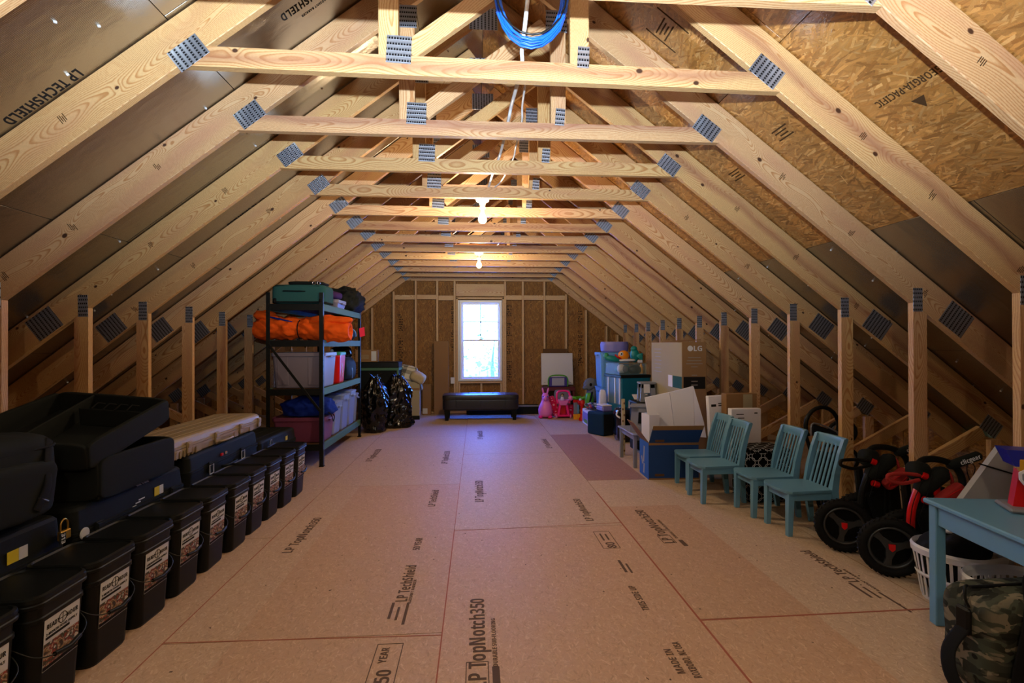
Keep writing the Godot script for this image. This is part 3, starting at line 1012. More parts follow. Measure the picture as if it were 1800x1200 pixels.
func build_truss(n: int) -> void:
	var names := ["nearest pine roof truss, seen only as a rafter in the top right corner", "second pine roof truss, with the coil of blue cable just behind its cross tie", "third pine roof truss from the camera", "fourth pine roof truss from the camera", "fifth pine roof truss, right in front of the nearer bare bulb", "sixth pine roof truss, right behind the nearer bare bulb", "seventh pine roof truss from the camera", "eighth pine roof truss, two in front of the farther bare bulb", "ninth pine roof truss, right in front of the farther bare bulb", "tenth pine roof truss, right behind the farther bare bulb", "eleventh pine roof truss, over the far end of the shelving", "third pine roof truss from the gable wall", "second pine roof truss from the gable wall", "last pine roof truss, fixed to the gable wall round the window"]
	var t := thing("roof_truss", names[n], "roof truss", Vector3(CX, 0, zt(n) - 0.019), 0.0, "roof trusses")
	var pm: Material = M["pine"]
	var ang := atan(PITCH)
	var tone := rng.randf_range(0.80, 1.04)
	var tint := Color(tone, tone * rng.randf_range(0.89, 0.94), tone * rng.randf_range(0.74, 0.90))
	for sg in [-1.0, 1.0]:
		var d := Vector3(sg * 0.7904, -0.6126, 0)
		var nr := Vector3(sg * 0.6126, 0.7904, 0)
		var a := Vector3(0, 3.596, 0) + nr * 0.0925
		var tn := tint * rng.randf_range(0.9, 1.06)
		var rf := part(t, "rafter", plank(a, a + d * 5.42, nr, 0.184, 0.038, 0.003, tn), pm)
		if n < 5:
			for k in [2.15, 2.75, 3.3]:
				var gs := S()
				var c0: Vector3 = a + d * (k + rng.randf_range(-0.1, 0.1)) + Vector3(0, 0, 0.0193)
				for q in 4: bx(gs, c0 + d * (0.008 * q - 0.012) + nr * rng.randf_range(-0.01, 0.01), Vector3(0.0035, 0.045 * rng.randf_range(0.5, 1.0), 0.0008), Basis(d, nr, d.cross(nr)))
				part(rf, "grade_stamp", gs, M["faded_ink"])
	var drop := 0.028 if n == 1 else 0.0
	var yb := 2.518
	var yt := yb + 0.089
	var xl := 1.391; var xh := 1.276
	part(t, "collar_tie", cut([Vector2(-xl + drop * 1.2, yb + drop), Vector2(xl, yb), Vector2(xh, yt), Vector2(-xh + drop * 1.2, yt + drop)], 0.038, false, tint * rng.randf_range(0.95, 1.06)), pm)
	if n == 13: 
		for sg in [-1.0, 1.0]: plate(t, Vector2(sg * 1.36, 2.60), 0.16, 0.11, -sg * ang)
		return
	for sg in [-1.0, 1.0]:
		var y1 := 3.596 - PITCH * 2.622
		var y2 := 3.596 - PITCH * 2.711
		part(t, "knee_stud", cut([Vector2(sg * 2.622, 0.0), Vector2(sg * 2.711, 0.0), Vector2(sg * 2.711, y2), Vector2(sg * 2.622, y1)], 0.038, true, tint * rng.randf_range(0.95, 1.05)), pm)
		part(t, "web", plank(Vector3(sg * 2.715, 0.12, 0), Vector3(sg * 3.74, 0.65, 0), Vector3(-sg * 0.5, 1, 0), 0.089, 0.036, 0.003, tint), pm)
		part(t, "heel_post", plank(Vector3(sg * 3.84, 0.0, 0), Vector3(sg * 3.84, 0.585, 0), Vector3(1, 0, 0), 0.089, 0.036, 0.003, tint), pm)
		plate(t, Vector2(sg * 1.325, 2.605), 0.152, 0.103, -sg * ang)
		plate(t, Vector2(sg * 2.655, 1.585), 0.145, 0.062, PI / 2)
		plate(t, Vector2(sg * 2.90, 1.455 - 0.0), 0.185, 0.155, -sg * ang)
		plate(t, Vector2(sg * 3.80, 0.69), 0.155, 0.12, -sg * ang)
	for p in [[-0.452, 3.23], [0.424, 3.255]]:
		part(t, "post", plank(Vector3(p[0], yt + 0.001 + drop * (xl - p[0]) / (2.0 * xl), 0), Vector3(p[0], p[1], 0), Vector3(1, 0, 0), 0.089, 0.038, 0.003, tint * rng.randf_range(0.9, 1.05)), pm)
	part(t, "web", plank(Vector3(-0.36, 2.65, 0), Vector3(0.345, 3.185, 0), Vector3(-0.6, 0.8, 0), 0.085, 0.037, 0.003, tint), pm)
	plate(t, Vector2(-0.405, 2.645), 0.125, 0.112, PI / 2 - 0.05)
	plate(t, Vector2(0.440, 2.645), 0.10, 0.055, PI / 2 - 0.05)
	plate(t, Vector2(-0.45, 3.20), 0.13, 0.125, PI / 2)
	plate(t, Vector2(0.42, 3.20), 0.13, 0.125, PI / 2)
	plate(t, Vector2(0.0, 3.60), 0.2, 0.15, 0.0)

func build_lamps() -> void:
	for q in [[0.053, -4.25, "nearer bare bulb in a white porcelain holder hanging under the trusses", 0], [0.036, -6.75, "farther bare bulb in a small white holder under a dark box", 1], [0.06, 0.85, "bare bulb behind the viewpoint, out of the picture", 0]]:
		var t := thing("ceiling_light", q[2], "light", Vector3(q[0], 2.345, q[1]), 0.0, "bare bulbs")
		var bs := S()
		lathe(bs, [Vector2(0.0, 0.205), Vector2(0.057, 0.205), Vector2(0.060, 0.195), Vector2(0.052, 0.178), Vector2(0.030, 0.165), Vector2(0.024, 0.135), Vector2(0.026, 0.118), Vector2(0.018, 0.112), Vector2(0.0, 0.112)].duplicate(), Transform3D.IDENTITY, 24)
		part(t, "lamp_holder", bs, M["porcelain"], Transform3D(Basis(), Vector3(0, 0, 0)))
		var bx2 := S()
		bx(bx2, Vector3(0, 0.235, 0), Vector3(0.10, 0.06, 0.10), Basis(), 0.004)
		part(t, "junction_box", bx2, M["blue_plastic"] if q[3] == 0 else M["case_black"])
		part(t, "mounting_block", plank(Vector3(-0.35, 0.285, 0.0), Vector3(0.35, 0.285, 0.0), Vector3(0, 0, 1), 0.089, 0.038), M["pine"])
		var bb := S()
		lathe(bb, [Vector2(0.0, -0.012), Vector2(0.018, -0.008), Vector2(0.032, 0.005), Vector2(0.037, 0.024), Vector2(0.034, 0.044), Vector2(0.022, 0.068), Vector2(0.0145, 0.085), Vector2(0.014, 0.112)], Transform3D.IDENTITY, 24)
		part(t, "bulb", bb, M["bulb_glow"])
		var l := OmniLight3D.new()
		l.name = "bulb_light"
		l.light_color = Color(1.0, 0.89, 0.73)
		l.light_energy = 1.12
		l.omni_range = 30.0
		l.omni_attenuation = 2.0
		l.light_size = 0.03
		l.shadow_enabled = true
		l.position = Vector3(0, 0.035, 0)
		t.add_child(l, true)
	# coil of blue cable hung on the second truss, and the white cables led along the ties
	var c := S()
	var r := RandomNumberGenerator.new()
	r.seed = 3
	var pts := []
	for k in 14 * 20:
		var a := TAU * k / 20.0
		var lap := k / 20
		var rx := 0.150 + 0.012 * sin(lap * 2.3) + 0.006 * r.randfn(0, 0.4)
		var ry := 0.205 + 0.018 * sin(lap * 1.7 + 1.0)
		pts.append(Vector3(rx * sin(a), ry * cos(a) + 0.012 * cos(lap * 3.1), 0.022 * sin(lap * 2.9 + a * 0.3) + r.randf_range(-0.003, 0.003)))
	tube(c, pts, 0.0042, 6)
	var coil := thing("cable_coil", "round coil of blue and black cable hanging at the top of the truss webs", "cable", Vector3(0.245, 2.855, -2.20))
	part(coil, "blue_cable", c, M["cable_blue"])
	var k2 := S()
	var p2 := []
	for k in 4 * 20:
		var a := TAU * k / 20.0
		p2.append(Vector3(0.150 * sin(a) + 0.01 * sin(k * 0.05), 0.185 * cos(a), 0.03 * cos(k * 0.08)))
	tube(k2, p2, 0.004, 6)
	part(coil, "black_cable", k2, M["cable_black"])
	var tie := S()
	tube(tie, [Vector3(-0.155, 0.02, -0.03), Vector3(-0.175, 0.02, 0.0), Vector3(-0.155, 0.02, 0.03), Vector3(-0.135, 0.02, 0.0)], 0.012, 6, true)
	part(coil, "cable_tie", tie, M["cable_black"])
	for w in [["white cable dropping in front of the blue coil and on over the ties", [Vector3(0.245, 3.3, -2.10), Vector3(0.235, 2.95, -2.13), Vector3(0.215, 2.72, -2.16), Vector3(0.21, 2.665, -2.28), Vector3(0.215, 2.62, -2.36), Vector3(0.20, 2.66, -2.80), Vector3(0.19, 2.635, -2.95), Vector3(0.17, 2.64, -3.45), Vector3(0.15, 2.62, -3.60), Vector3(0.12, 2.64, -4.0), Vector3(0.09, 2.58, -4.24)]],
		["thinner white cable led over the ties to the nearer bulb", [Vector3(0.25, 2.64, -2.42), Vector3(0.26, 2.66, -2.80), Vector3(0.27, 2.63, -2.96), Vector3(0.27, 2.66, -3.40), Vector3(0.26, 2.63, -3.57), Vector3(0.20, 2.63, -4.05), Vector3(0.11, 2.60, -4.22)]],
		["white cable curving down to the farther bulb box", [Vector3(0.30, 2.64, -6.62), Vector3(0.24, 2.60, -6.68), Vector3(0.16, 2.575, -6.72), Vector3(0.09, 2.58, -6.745)]]]:
		var s := S()
		tube(s, curve(w[1], 6), 0.010 if w[0].begins_with("white cable dropping") else 0.006, 6)
		tag(part(self, numbered("white_cable"), s, M["cable_white"]), w[0], "cable", "white cables")
	# blue hanging rod at the right slope
	var hk := S()
	tube(hk, [Vector3(0.94, 3.02, -1.95), Vector3(1.20, 2.95, -2.22)], 0.005, 6)
	tag(part(self, numbered("slope_cable"), hk, M["cable_blue"]), "short blue cable slanting across the bare boards at upper right", "cable")

# ------------------------------------------------------------------ left side
func make_bucket() -> Node3D:
	var t := thing("food_bucket", "", "bucket", Vector3.ZERO, 0.0, "food storage buckets in a row")
	var s := S()
	stack(s, [[0.0, 0.215, 0.208, 0.036], [0.012, 0.227, 0.22, 0.04], [0.335, 0.258, 0.25, 0.042], [0.338, 0.266, 0.258, 0.044], [0.352, 0.266, 0.258, 0.044], [0.356, 0.258, 0.25, 0.042], [0.408, 0.262, 0.254, 0.042]])
	part(t, "body", s, M["black_plastic"])
	s = S()
	stack(s, [[0.392, 0.270, 0.262, 0.046], [0.398, 0.284, 0.276, 0.05], [0.408, 0.286, 0.278, 0.05], [0.412, 0.280, 0.272, 0.05], [0.420, 0.284, 0.276, 0.05], [0.432, 0.280, 0.272, 0.05], [0.437, 0.262, 0.254, 0.045], [0.430, 0.250, 0.242, 0.04]])
	part(t, "lid", s, M["black_plastic"])
	s = S()
	for z in [-1.0, 1.0]: lathe(s, [Vector2(0.012, 0.0), Vector2(0.012, 0.006), Vector2(0.006, 0.010)], Transform3D(Basis(Vector3.RIGHT, z * PI / 2), Vector3(0.0, 0.30, z * 0.123)), 10)
	tube(s, curve([Vector3(0, 0.30, -0.132), Vector3(0.07, 0.27, -0.140), Vector3(0.135, 0.222, -0.110), Vector3(0.155, 0.200, 0), Vector3(0.135, 0.222, 0.110), Vector3(0.07, 0.27, 0.140), Vector3(0, 0.30, 0.132)], 5), 0.0024, 6)
	var h := part(t, "handle", s, M["shelf_black"])
	s = S()
	tube(s, [Vector3(0.147, 0.206, -0.06), Vector3(0.156, 0.200, 0), Vector3(0.147, 0.206, 0.06)], 0.009, 8)
	part(h, "grip", s, M["black_plastic"])
	var tilt := Basis(Vector3(0, 0, 1), -0.047)
	var lx := Transform3D(tilt, Vector3(0.1265, 0.245, 0.0))
	s = box(Vector3.ZERO, Vector3(0.0012, 0.185, 0.165), 0.0)
	var lb := part(t, "label", s, M["sticker_white"], lx)
	var face := Basis(Vector3(0, 0, -1), Vector3(0, 1, 0), Vector3(1, 0, 0))
	s = S()
	quad(s, Vector3(0.001, -0.078, 0.0825), Vector3(0.001, -0.078, -0.0825), Vector3(0.001, 0.005, -0.0825), Vector3(0.001, 0.005, 0.0825), Vector2(0, 1), Vector2(1, 1), Vector2(1, 0), Vector2(0, 0))
	part(lb, "food_picture", s, M["food_print"])
	print_text(lb, "lettering", "READY", 0.017, M["ink"], Transform3D(face, Vector3(0.0008, 0.063, 0.044)), "Droid Sans", 0.8)
	print_text(lb, "lettering", "HOUR", 0.017, M["ink"], Transform3D(face, Vector3(0.0008, 0.063, -0.046)), "Droid Sans", 0.8)
	print_text(lb, "lettering", "2-MONTH FOOD SUPPLY", 0.0095, M["ink"], Transform3D(face, Vector3(0.0008, 0.036, 0.002)), "Droid Sans", 0.95)
	s = S()
	var ring := []
	for k in 20: ring.append(Vector3(0.0012, 0.064 + 0.019 * sin(TAU * k / 20), 0.019 * cos(TAU * k / 20)))
	tube(s, ring, 0.0014, 4, true)
	bx(s, Vector3(0.0012, 0.064, 0), Vector3(0.001, 0.036, 0.002))
	bx(s, Vector3(0.0012, 0.064, 0), Vector3(0.001, 0.002, 0.036))
	part(lb, "clock_emblem", s, M["ink"])
	part(lb, "black_bar", box(Vector3(0.001, 0.022, 0.02), Vector3(0.0008, 0.009, 0.11), 0.0), M["ink"])
	part(lb, "foot_bar", box(Vector3(0.001, -0.084, 0.0), Vector3(0.0008, 0.012, 0.165), 0.0), M["ink"])
	return t

# a long hard-shell case: length along z, its latches on the +x side
func hard_case(called: String, label: String, at: Vector3, w: float, len: float, h: float, m: String, latches: Array, handle := true, seam := 0.6, turn := 0.0) -> Node3D:
	var t := thing(called, label, "hard case", at, turn)
	var r := 0.04
	var ys := h * seam
	var s := S()
	stack(s, [[0.0, w - 0.05, len - 0.05, r], [0.012, w - 0.02, len - 0.02, r], [ys - 0.02, w - 0.012, len - 0.012, r], [ys - 0.018, w, len, r], [ys - 0.003, w, len, r]])
	for k in 5:
		var z := len * (-0.4 + 0.2 * k)
		bx(s, Vector3(w / 2 - 0.009, ys * 0.45, z + len * 0.06), Vector3(0.016, ys * 0.7, len * 0.05), Basis(), 0.004)
	part(t, "base", s, M[m])
	s = S()
	stack(s, [[ys, w, len, r], [ys + 0.014, w, len, r], [ys + 0.016, w - 0.014, len - 0.014, r], [h - 0.02, w - 0.03, len - 0.03, r], [h - 0.006, w - 0.05, len - 0.05, r], [h, w - 0.075, len - 0.075, r]])
	for k in 4: bx(s, Vector3(-w * 0.3 + w * 0.2 * k, h - 0.001, 0), Vector3(w * 0.06, 0.006, len * 0.8), Basis(), 0.003)
	part(t, "lid", s, M[m])
	for z in latches:
		s = S()
		bx(s, Vector3(w / 2 + 0.004, ys - 0.005, z), Vector3(0.014, 0.075, 0.05), Basis(), 0.004)
		bx(s, Vector3(w / 2 + 0.012, ys + 0.008, z), Vector3(0.008, 0.03, 0.04), Basis(), 0.003)
		part(t, "latch", s, M[m])
	if handle:
		s = S()
		tube(s, curve([Vector3(w / 2 - 0.005, ys - 0.04, -0.09), Vector3(w / 2 + 0.02, ys - 0.04, -0.08), Vector3(w / 2 + 0.024, ys - 0.04, 0), Vector3(w / 2 + 0.02, ys - 0.04, 0.08), Vector3(w / 2 - 0.005, ys - 0.04, 0.09)], 4), 0.009, 6)
		part(t, "handle", s, M[m])
	return t

func sticker(t: Node, called: String, at: Vector3, w: float, h: float, m: String) -> void:
	part(t, called, box(at, Vector3(0.0012, h, w), 0.0), M[m])

# open-topped soft bin with thin padded walls and dividers
func soft_bin(t: Node, w: float, len: float, h: float, m: String) -> void:
	var th := 0.018
	for q in [["side_panel", w / 2, 0.0, th, len], ["side_panel", -w / 2, 0.0, th, len], ["end_panel", 0.0, len / 2, w, th], ["end_panel", 0.0, -len / 2, w, th]]:
		var s := S()
		var k: Vector3 = Vector3(q[1], h / 2, q[2])
		blob(s, k, Vector3(q[3] / 2 + 0.004, h / 2, q[4] / 2 + 0.004), 0.25, 0.25, 0.006, 5.0, int(q[1] * 50 + q[2] * 30) + 9, 40, 14)
		part(t, q[0], s, M[m])
	part(t, "base_panel", box(Vector3(0, 0.012, 0), Vector3(w, 0.024, len), 0.006), M[m])

func build_left() -> void:
	var ord := ["nearest the camera", "second from the camera", "third from the camera", "fourth from the camera", "fifth from the camera", "sixth from the camera", "seventh from the camera", "eighth from the camera", "ninth from the camera", "last but one before the shelving", "farthest, beside the shelving leg"]
	var far := [-1.825, -2.112, -2.398, -2.684, -2.970, -3.256, -3.541, -3.826, -4.112, -4.400, -4.688]
	var b0 := make_bucket()
	for i in 11:
		var lab: String = "black lidded food bucket in the row on the left, " + ord[i]
		var p := Vector3(-1.672 + rng.randf_range(-0.006, 0.006), 0, far[i] + 0.128)
		var tn := rng.randf_range(-0.03, 0.03)
		if i == 0:
			b0.position = p
			b0.rotation.y = tn
			b0.set_meta("label", lab)
		else: dup(b0, p, tn, lab)
	# row of hard cases behind them
	var c1 := hard_case("hard_case", "black hard case with a padlock, under the soft black bag at far left", Vector3(-2.19, 0, -1.88), 0.66, 1.10, 0.56, "case_black", [-0.1, 0.35], true, 0.72)
	sticker(c1, "sticker", Vector3(0.324, 0.467, -0.285), 0.05, 0.05, "sticker_yellow")
	sticker(c1, "sticker", Vector3(0.324, 0.467, -0.332), 0.04, 0.05, "sticker_white")
	var s := S()
	tube(s, curve([Vector3(0.345, 0.49, -0.53), Vector3(0.345, 0.525, -0.528), Vector3(0.345, 0.54, -0.51), Vector3(0.345, 0.525, -0.492), Vector3(0.345, 0.49, -0.49)], 4), 0.004, 6)
	bx(s, Vector3(0.345, 0.47, -0.51), Vector3(0.022, 0.042, 0.055), Basis(), 0.004)
	var lk := part(c1, "padlock", s, M["brass"])
	part(lk, "number_tag", box(Vector3(0.3585, 0.462, -0.485), Vector3(0.003, 0.05, 0.035), 0.001), M["case_black"])
	print_text(lk, "lettering", "313", 0.02, M["white_ink"], Transform3D(Basis(Vector3(0, -1, 0), Vector3(0, 0, -1), Vector3(1, 0, 0)), Vector3(0.361, 0.462, -0.485)))
	var c2 := hard_case("hard_case", "black hard case with yellow sticker, under the stacked open fabric bins", Vector3(-2.185, 0, -2.915), 0.65, 0.90, 0.555, "case_black", [-0.30, 0.30], true, 0.76)
	sticker(c2, "sticker", Vector3(0.319, 0.465, -0.165), 0.045, 0.05, "sticker_yellow")
	sticker(c2, "sticker", Vector3(0.319, 0.465, -0.207), 0.035, 0.05, "sticker_white")
	for k in 3: sticker(c2, "white_mark", Vector3(0.320, 0.462 - 0.012 * k, -0.03 + 0.03 * k), 0.05 - 0.01 * k, 0.006, "white_ink")
	s = S()
	lathe(s, [Vector2(0.028, 0), Vector2(0.028, 0.004), Vector2(0.025, 0.006)], Transform3D(Basis(Vector3(0, 0, 1), -PI / 2), Vector3(0.325, 0.425, 0.389)), 16)
	part(c2, "round_tag", s, M["sticker_white"])
	var mb := S()
	for k in 5: bx(mb, Vector3(0.300, 0.546, -0.10 + 0.022 * k), Vector3(0.03, 0.002, 0.012 if k % 2 == 0 else 0.015), Basis(Vector3.UP, 0.3 * (k % 3 - 1)) * Basis(Vector3(0, 0, 1), -0.6))
	part(c2, "white_lettering", mb, M["white_ink"])
	var c3 := hard_case("hard_case", "black hard case with two bright latches, under the tan case", Vector3(-2.135, 0, -3.90), 0.57, 1.05, 0.595, "case_black", [0.27, -0.20], true, 0.80)
	for z in [0.27, -0.20]:
		s = S()
		for q in [[0.0, 0.03, 0.05, 0.006], [0.0, -0.03, 0.05, 0.006], [0.025, 0.0, 0.006, 0.066], [-0.025, 0.0, 0.006, 0.066], [0.0, -0.048, 0.055, 0.008]]: bx(s, Vector3(0.299, 0.455 + q[1], z + q[0]), Vector3(0.004, q[3], q[2]), Basis(), 0.001)
		part(c3, "latch_trim", s, M["bright_metal"])
	part(c3, "red_button", box(Vector3(0.284, 0.52, 0.10), Vector3(0.014, 0.02, 0.03), 0.003), M["red_plastic"])
	part(c3, "lock_barrel", box(Vector3(0.284, 0.52, 0.04), Vector3(0.014, 0.025, 0.03), 0.006), M["chrome"])
	var c4 := hard_case("hard_case", "lower black hard case with a small yellow sticker, beside the purple tote", Vector3(-2.15, 0, -4.90), 0.60, 0.86, 0.475, "case_black", [0.30, -0.1], true, 0.74)
	sticker(c4, "sticker", Vector3(0.294, 0.405, -0.16), 0.05, 0.04, "sticker_yellow")
	s = S()
	tube(s, curve([Vector3(0.31, 0.42, 0.275), Vector3(0.31, 0.455, 0.265), Vector3(0.31, 0.463, 0.245), Vector3(0.31, 0.455, 0.225), Vector3(0.31, 0.42, 0.215)], 4), 0.004, 6)
	bx(s, Vector3(0.312, 0.395, 0.245), Vector3(0.022, 0.06, 0.075), Basis(), 0.004)
	part(c4, "padlock", s, M["steel"])
	var tc := hard_case("tan_case", "long flat tan hard case lying on the black cases", Vector3(-2.06, 0.597, -3.86), 0.40, 1.32, 0.13, "tan_plastic", [0.47, 0.12, -0.25, -0.58], true, 0.5)
	for k in 6: part(tc, "rib", box(Vector3(0.196, 0.03, 0.6 - 0.045 * k), Vector3(0.012, 0.05, 0.012), 0.002), M["tan_plastic"])
	# open fabric bins stacked on the second case
	var f1 := thing("fabric_bin", "lower black fabric bin, lying under the tilted open one", "fabric bin", Vector3(-2.15, 0.556, -2.90), 0.02)
	soft_bin(f1, 0.60, 0.62, 0.205, "black_cloth")
	var f2 := thing("fabric_bin", "upper black fabric bin, tilted, open with dividers inside", "fabric bin", Vector3(-2.165, 0.815, -2.86), 0.02)
	f2.rotation = Vector3(0.225, 0.02, -0.09)
	soft_bin(f2, 0.60, 0.66, 0.135, "black_cloth")
	part(f2, "divider", box(Vector3(-0.06, 0.08, 0.0), Vector3(0.012, 0.11, 0.64), 0.004, Basis(Vector3.UP, 0.12)), M["black_cloth"])
	part(f2, "divider", box(Vector3(0.12, 0.075, -0.13), Vector3(0.34, 0.10, 0.012), 0.004), M["black_cloth"])
	for k in 4:
		s = S()
		tube(s, [Vector3(0.02 + 0.06 * k, 0.13, -0.12), Vector3(0.03 + 0.06 * k, 0.15, -0.16), Vector3(0.04 + 0.06 * k, 0.13, -0.2)], 0.004, 5)
		part(f2, "elastic_loop", s, M["strap"])
	# soft bag at the very left
	var bg := thing("black_bag", "bulky soft black bag with pockets and a strap, at the left edge", "bag", Vector3(-2.14, 0.578, -2.00))
	s = S()
	blob(s, Vector3(0, 0.185, 0), Vector3(0.31, 0.185, 0.40), 0.3, 0.3, 0.03, 3.2, 5, 48, 24)
	part(bg, "body", s, M["black_cloth"])
	s = S()
	blob(s, Vector3(0.29, 0.14, -0.02), Vector3(0.045, 0.12, 0.30), 0.35, 0.35, 0.02, 5.0, 6, 40, 20)
	part(bg, "front_pocket", s, M["black_cloth"])
	s = S()
	tube(s, curve([Vector3(0.28, 0.33, -0.33), Vector3(0.315, 0.25, -0.28), Vector3(0.338, 0.15, -0.25), Vector3(0.335, 0.06, -0.20)], 5), 0.022, 8, false, 0.2, Vector3.RIGHT)
	part(bg, "strap", s, M["strap"])
	s = S()
	var zp := []
	for p in rrect(0.60, 0.78, 0.09, 0.305, 5): zp.append(p)
	tube(s, zp, 0.006, 6, true)
	part(bg, "zipper", s, M["strap"])
	s = S()
	tube(s, [Vector3(0.338, 0.11, -0.21), Vector3(0.34, 0.085, -0.25)], 0.004, 6)
	part(bg, "zip_pull", s, M["steel"])
	part(bg, "white_patch", box(Vector3(0.06, 0.372, 0.05), Vector3(0.05, 0.002, 0.16), 0.0), M["sticker_white"])

# plastic tote: tapered box with a rim, x = long side
func tote(t: Node, w: float, d: float, h: float, m: Material, lid: Material = null, ribs := true) -> void:
	var s := S()
	stack(s, [[0.0, w * 0.86, d * 0.84, 0.03], [0.01, w * 0.88, d * 0.86, 0.035], [h - 0.045, w * 0.955, d * 0.95, 0.04], [h - 0.043, w, d, 0.045], [h - 0.008, w, d, 0.045], [h - 0.004, w * 0.97, d * 0.96, 0.04], [h - 0.02, w * 0.95, d * 0.94, 0.04]])
	if ribs:
		for k in [-1.0, 1.0]:
			for q in [-0.28, 0.28]:
				bx(s, Vector3(w * q, h * 0.48, k * d * 0.452), Vector3(w * 0.20, h * 0.80, 0.012), Basis(Vector3.RIGHT, k * 0.055), 0.004)
	part(t, "body", s, m)
	if lid:
		s = S()
		stack(s, [[h - 0.006, w + 0.014, d + 0.014, 0.05], [h + 0.008, w + 0.014, d + 0.014, 0.05], [h + 0.014, w - 0.004, d - 0.004, 0.045], [h + 0.010, w - 0.05, d - 0.05, 0.04], [h + 0.018, w - 0.07, d - 0.07, 0.04]])
		part(t, "lid", s, lid)
	for k in [-1.0, 1.0]: part(t, "handle", box(Vector3(k * (w / 2 + 0.008), h - 0.05, 0), Vector3(0.025, 0.02, d * 0.35), 0.006), m)

func build_shelf() -> void:
	var t := thing("shelving_unit", "tall black metal shelving unit with four loaded shelves on the left", "shelves")
	var x0 := -2.245; var x1 := -1.652; var z0 := -5.545; var z1 := -7.32
	var lev := [0.245, 0.842, 1.366, 1.757]
	for x in [x0, x1]:
		for z in [z0, z1]:
			var s := S()
			var dx := 1.0 if x == x0 else -1.0
			var dz := 1.0 if z == z1 else -1.0
			bx(s, Vector3(x + dx * 0.019, 0.94, z), Vector3(0.042, 1.876, 0.003), Basis(), 0.001)
			bx(s, Vector3(x, 0.94, z + dz * 0.019), Vector3(0.003, 1.876, 0.042), Basis(), 0.001)
			for k in 24:
				bx(s, Vector3(x + dx * 0.022, 0.10 + 0.075 * k, z + 0.0012 * (1.0 if z == z0 else -1.0)), Vector3(0.010, 0.026, 0.003), Basis(), 0.001)
				bx(s, Vector3(x - dx * 0.0012, 0.10 + 0.075 * k, z + dz * 0.022), Vector3(0.003, 0.026, 0.010), Basis(), 0.001)
			var u := part(t, "upright", s, M["shelf_black"])
			part(u, "foot", box(Vector3(x + dx * 0.018, 0.006, z + dz * 0.018), Vector3(0.05, 0.012, 0.05), 0.003), M["rubber"])
	for y in lev:
		for x in [x0 + 0.004, x1 - 0.004]:
			var s := S()
			bx(s, Vector3(x, y - 0.037, (z0 + z1) / 2), Vector3(0.006, 0.074, z0 - z1 - 0.01), Basis(), 0.002)
			bx(s, Vector3(x + (0.010 if x < -2.0 else -0.010), y - 0.002, (z0 + z1) / 2), Vector3(0.022, 0.005, z0 - z1 - 0.01), Basis(), 0.001)
			bx(s, Vector3(x + (0.010 if x < -2.0 else -0.010), y - 0.072, (z0 + z1) / 2), Vector3(0.022, 0.005, z0 - z1 - 0.01), Basis(), 0.001)
			part(t, "side_beam", s, M["shelf_beam"])
		for z in [z0 - 0.006, z1 + 0.006]: part(t, "end_beam", box(Vector3((x0 + x1) / 2, y - 0.037, z), Vector3(x1 - x0 - 0.01, 0.07, 0.006), 0.002), M["shelf_black"])
		part(t, "shelf_board", box(Vector3((x0 + x1) / 2, y - 0.012, (z0 + z1) / 2), Vector3(x1 - x0 - 0.03, 0.014, z0 - z1 - 0.03), 0.002), M["dark_card"])
	part(t, "diagonal_brace", plank(Vector3(x0 + 0.02, 1.325, z0 + 0.004), Vector3(x1 - 0.03, 0.60, z0 + 0.004), Vector3(0.6, 0.6, 0), 0.028, 0.004), M["shelf_black"])
	# top: suitcase, black bag, purple pouch, grey bin, dark heap
	var a := thing("suitcase", "teal soft suitcase lying on the top shelf", "suitcase", Vector3(-1.92, 1.758, -5.745))
	var s := S()
	blob(s, Vector3(0, 0.105, 0), Vector3(0.285, 0.105, 0.185), 0.22, 0.22, 0.008, 4.0, 8, 44, 20)
	part(a, "body", s, M["teal_cloth"])
	s = S()
	var rr := []
	for p in rrect(0.56, 0.36, 0.06, 0.018, 5): rr.append(p)
	tube(s, rr, 0.008, 6, true)
	rr = []
	for p in rrect(0.55, 0.35, 0.06, 0.188, 5): rr.append(p)
	tube(s, rr, 0.008, 6, true)
	part(a, "piping", s, M["strap"])
	s = S()
	tube(s, curve([Vector3(-0.15, 0.135, 0.178), Vector3(-0.13, 0.135, 0.198), Vector3(0.0, 0.133, 0.202), Vector3(0.05, 0.133, 0.198), Vector3(0.07, 0.133, 0.178)], 4), 0.013, 8, false, 0.5)
	part(a, "handle", s, M["strap"])
	for q in [-0.24, 0.24]:
		s = S()
		lathe(s, [Vector2(0.0, -0.014), Vector2(0.026, -0.014), Vector2(0.03, 0.0), Vector2(0.026, 0.014), Vector2(0.0, 0.014)], Transform3D(Basis(Vector3(0, 0, 1), PI / 2), Vector3(q, 0.03, 0.180)), 14)
		part(a, "wheel", s, M["rubber"])
	var bk := thing("black_pouch", "flat black padded pouch lying on the teal suitcase", "pouch", Vector3(-1.86, 1.966, -5.745))
	s = S()
	blob(s, Vector3(0, 0.022, 0), Vector3(0.19, 0.022, 0.15), 0.5, 0.35, 0.008, 6.0, 3, 36, 12)
	part(bk, "body", s, M["black_cloth"])
	s = S()
	for q in [0.10, 0.15]:
		var ring := []
		for k in 12: ring.append(Vector3(q + 0.016 * cos(TAU * k / 12), 0.018 + 0.016 * sin(TAU * k / 12), 0.155))
		tube(s, ring, 0.005, 5, true)
	part(bk, "ring", s, M["chrome"])
	var pp := thing("purple_bag", "purple cloth bag behind the teal suitcase on the top shelf", "bag", Vector3(-1.86, 1.868, -6.40))
	s = S()
	blob(s, Vector3(0, 0.055, 0), Vector3(0.17, 0.055, 0.18), 0.6, 0.5, 0.02, 6.0, 12, 32, 14)
	part(pp, "body", s, M["purple_cloth"])
	var gb := thing("grey_bin", "cloudy grey plastic bin on the top shelf beside the suitcase", "bin", Vector3(-1.85, 1.758, -6.42))
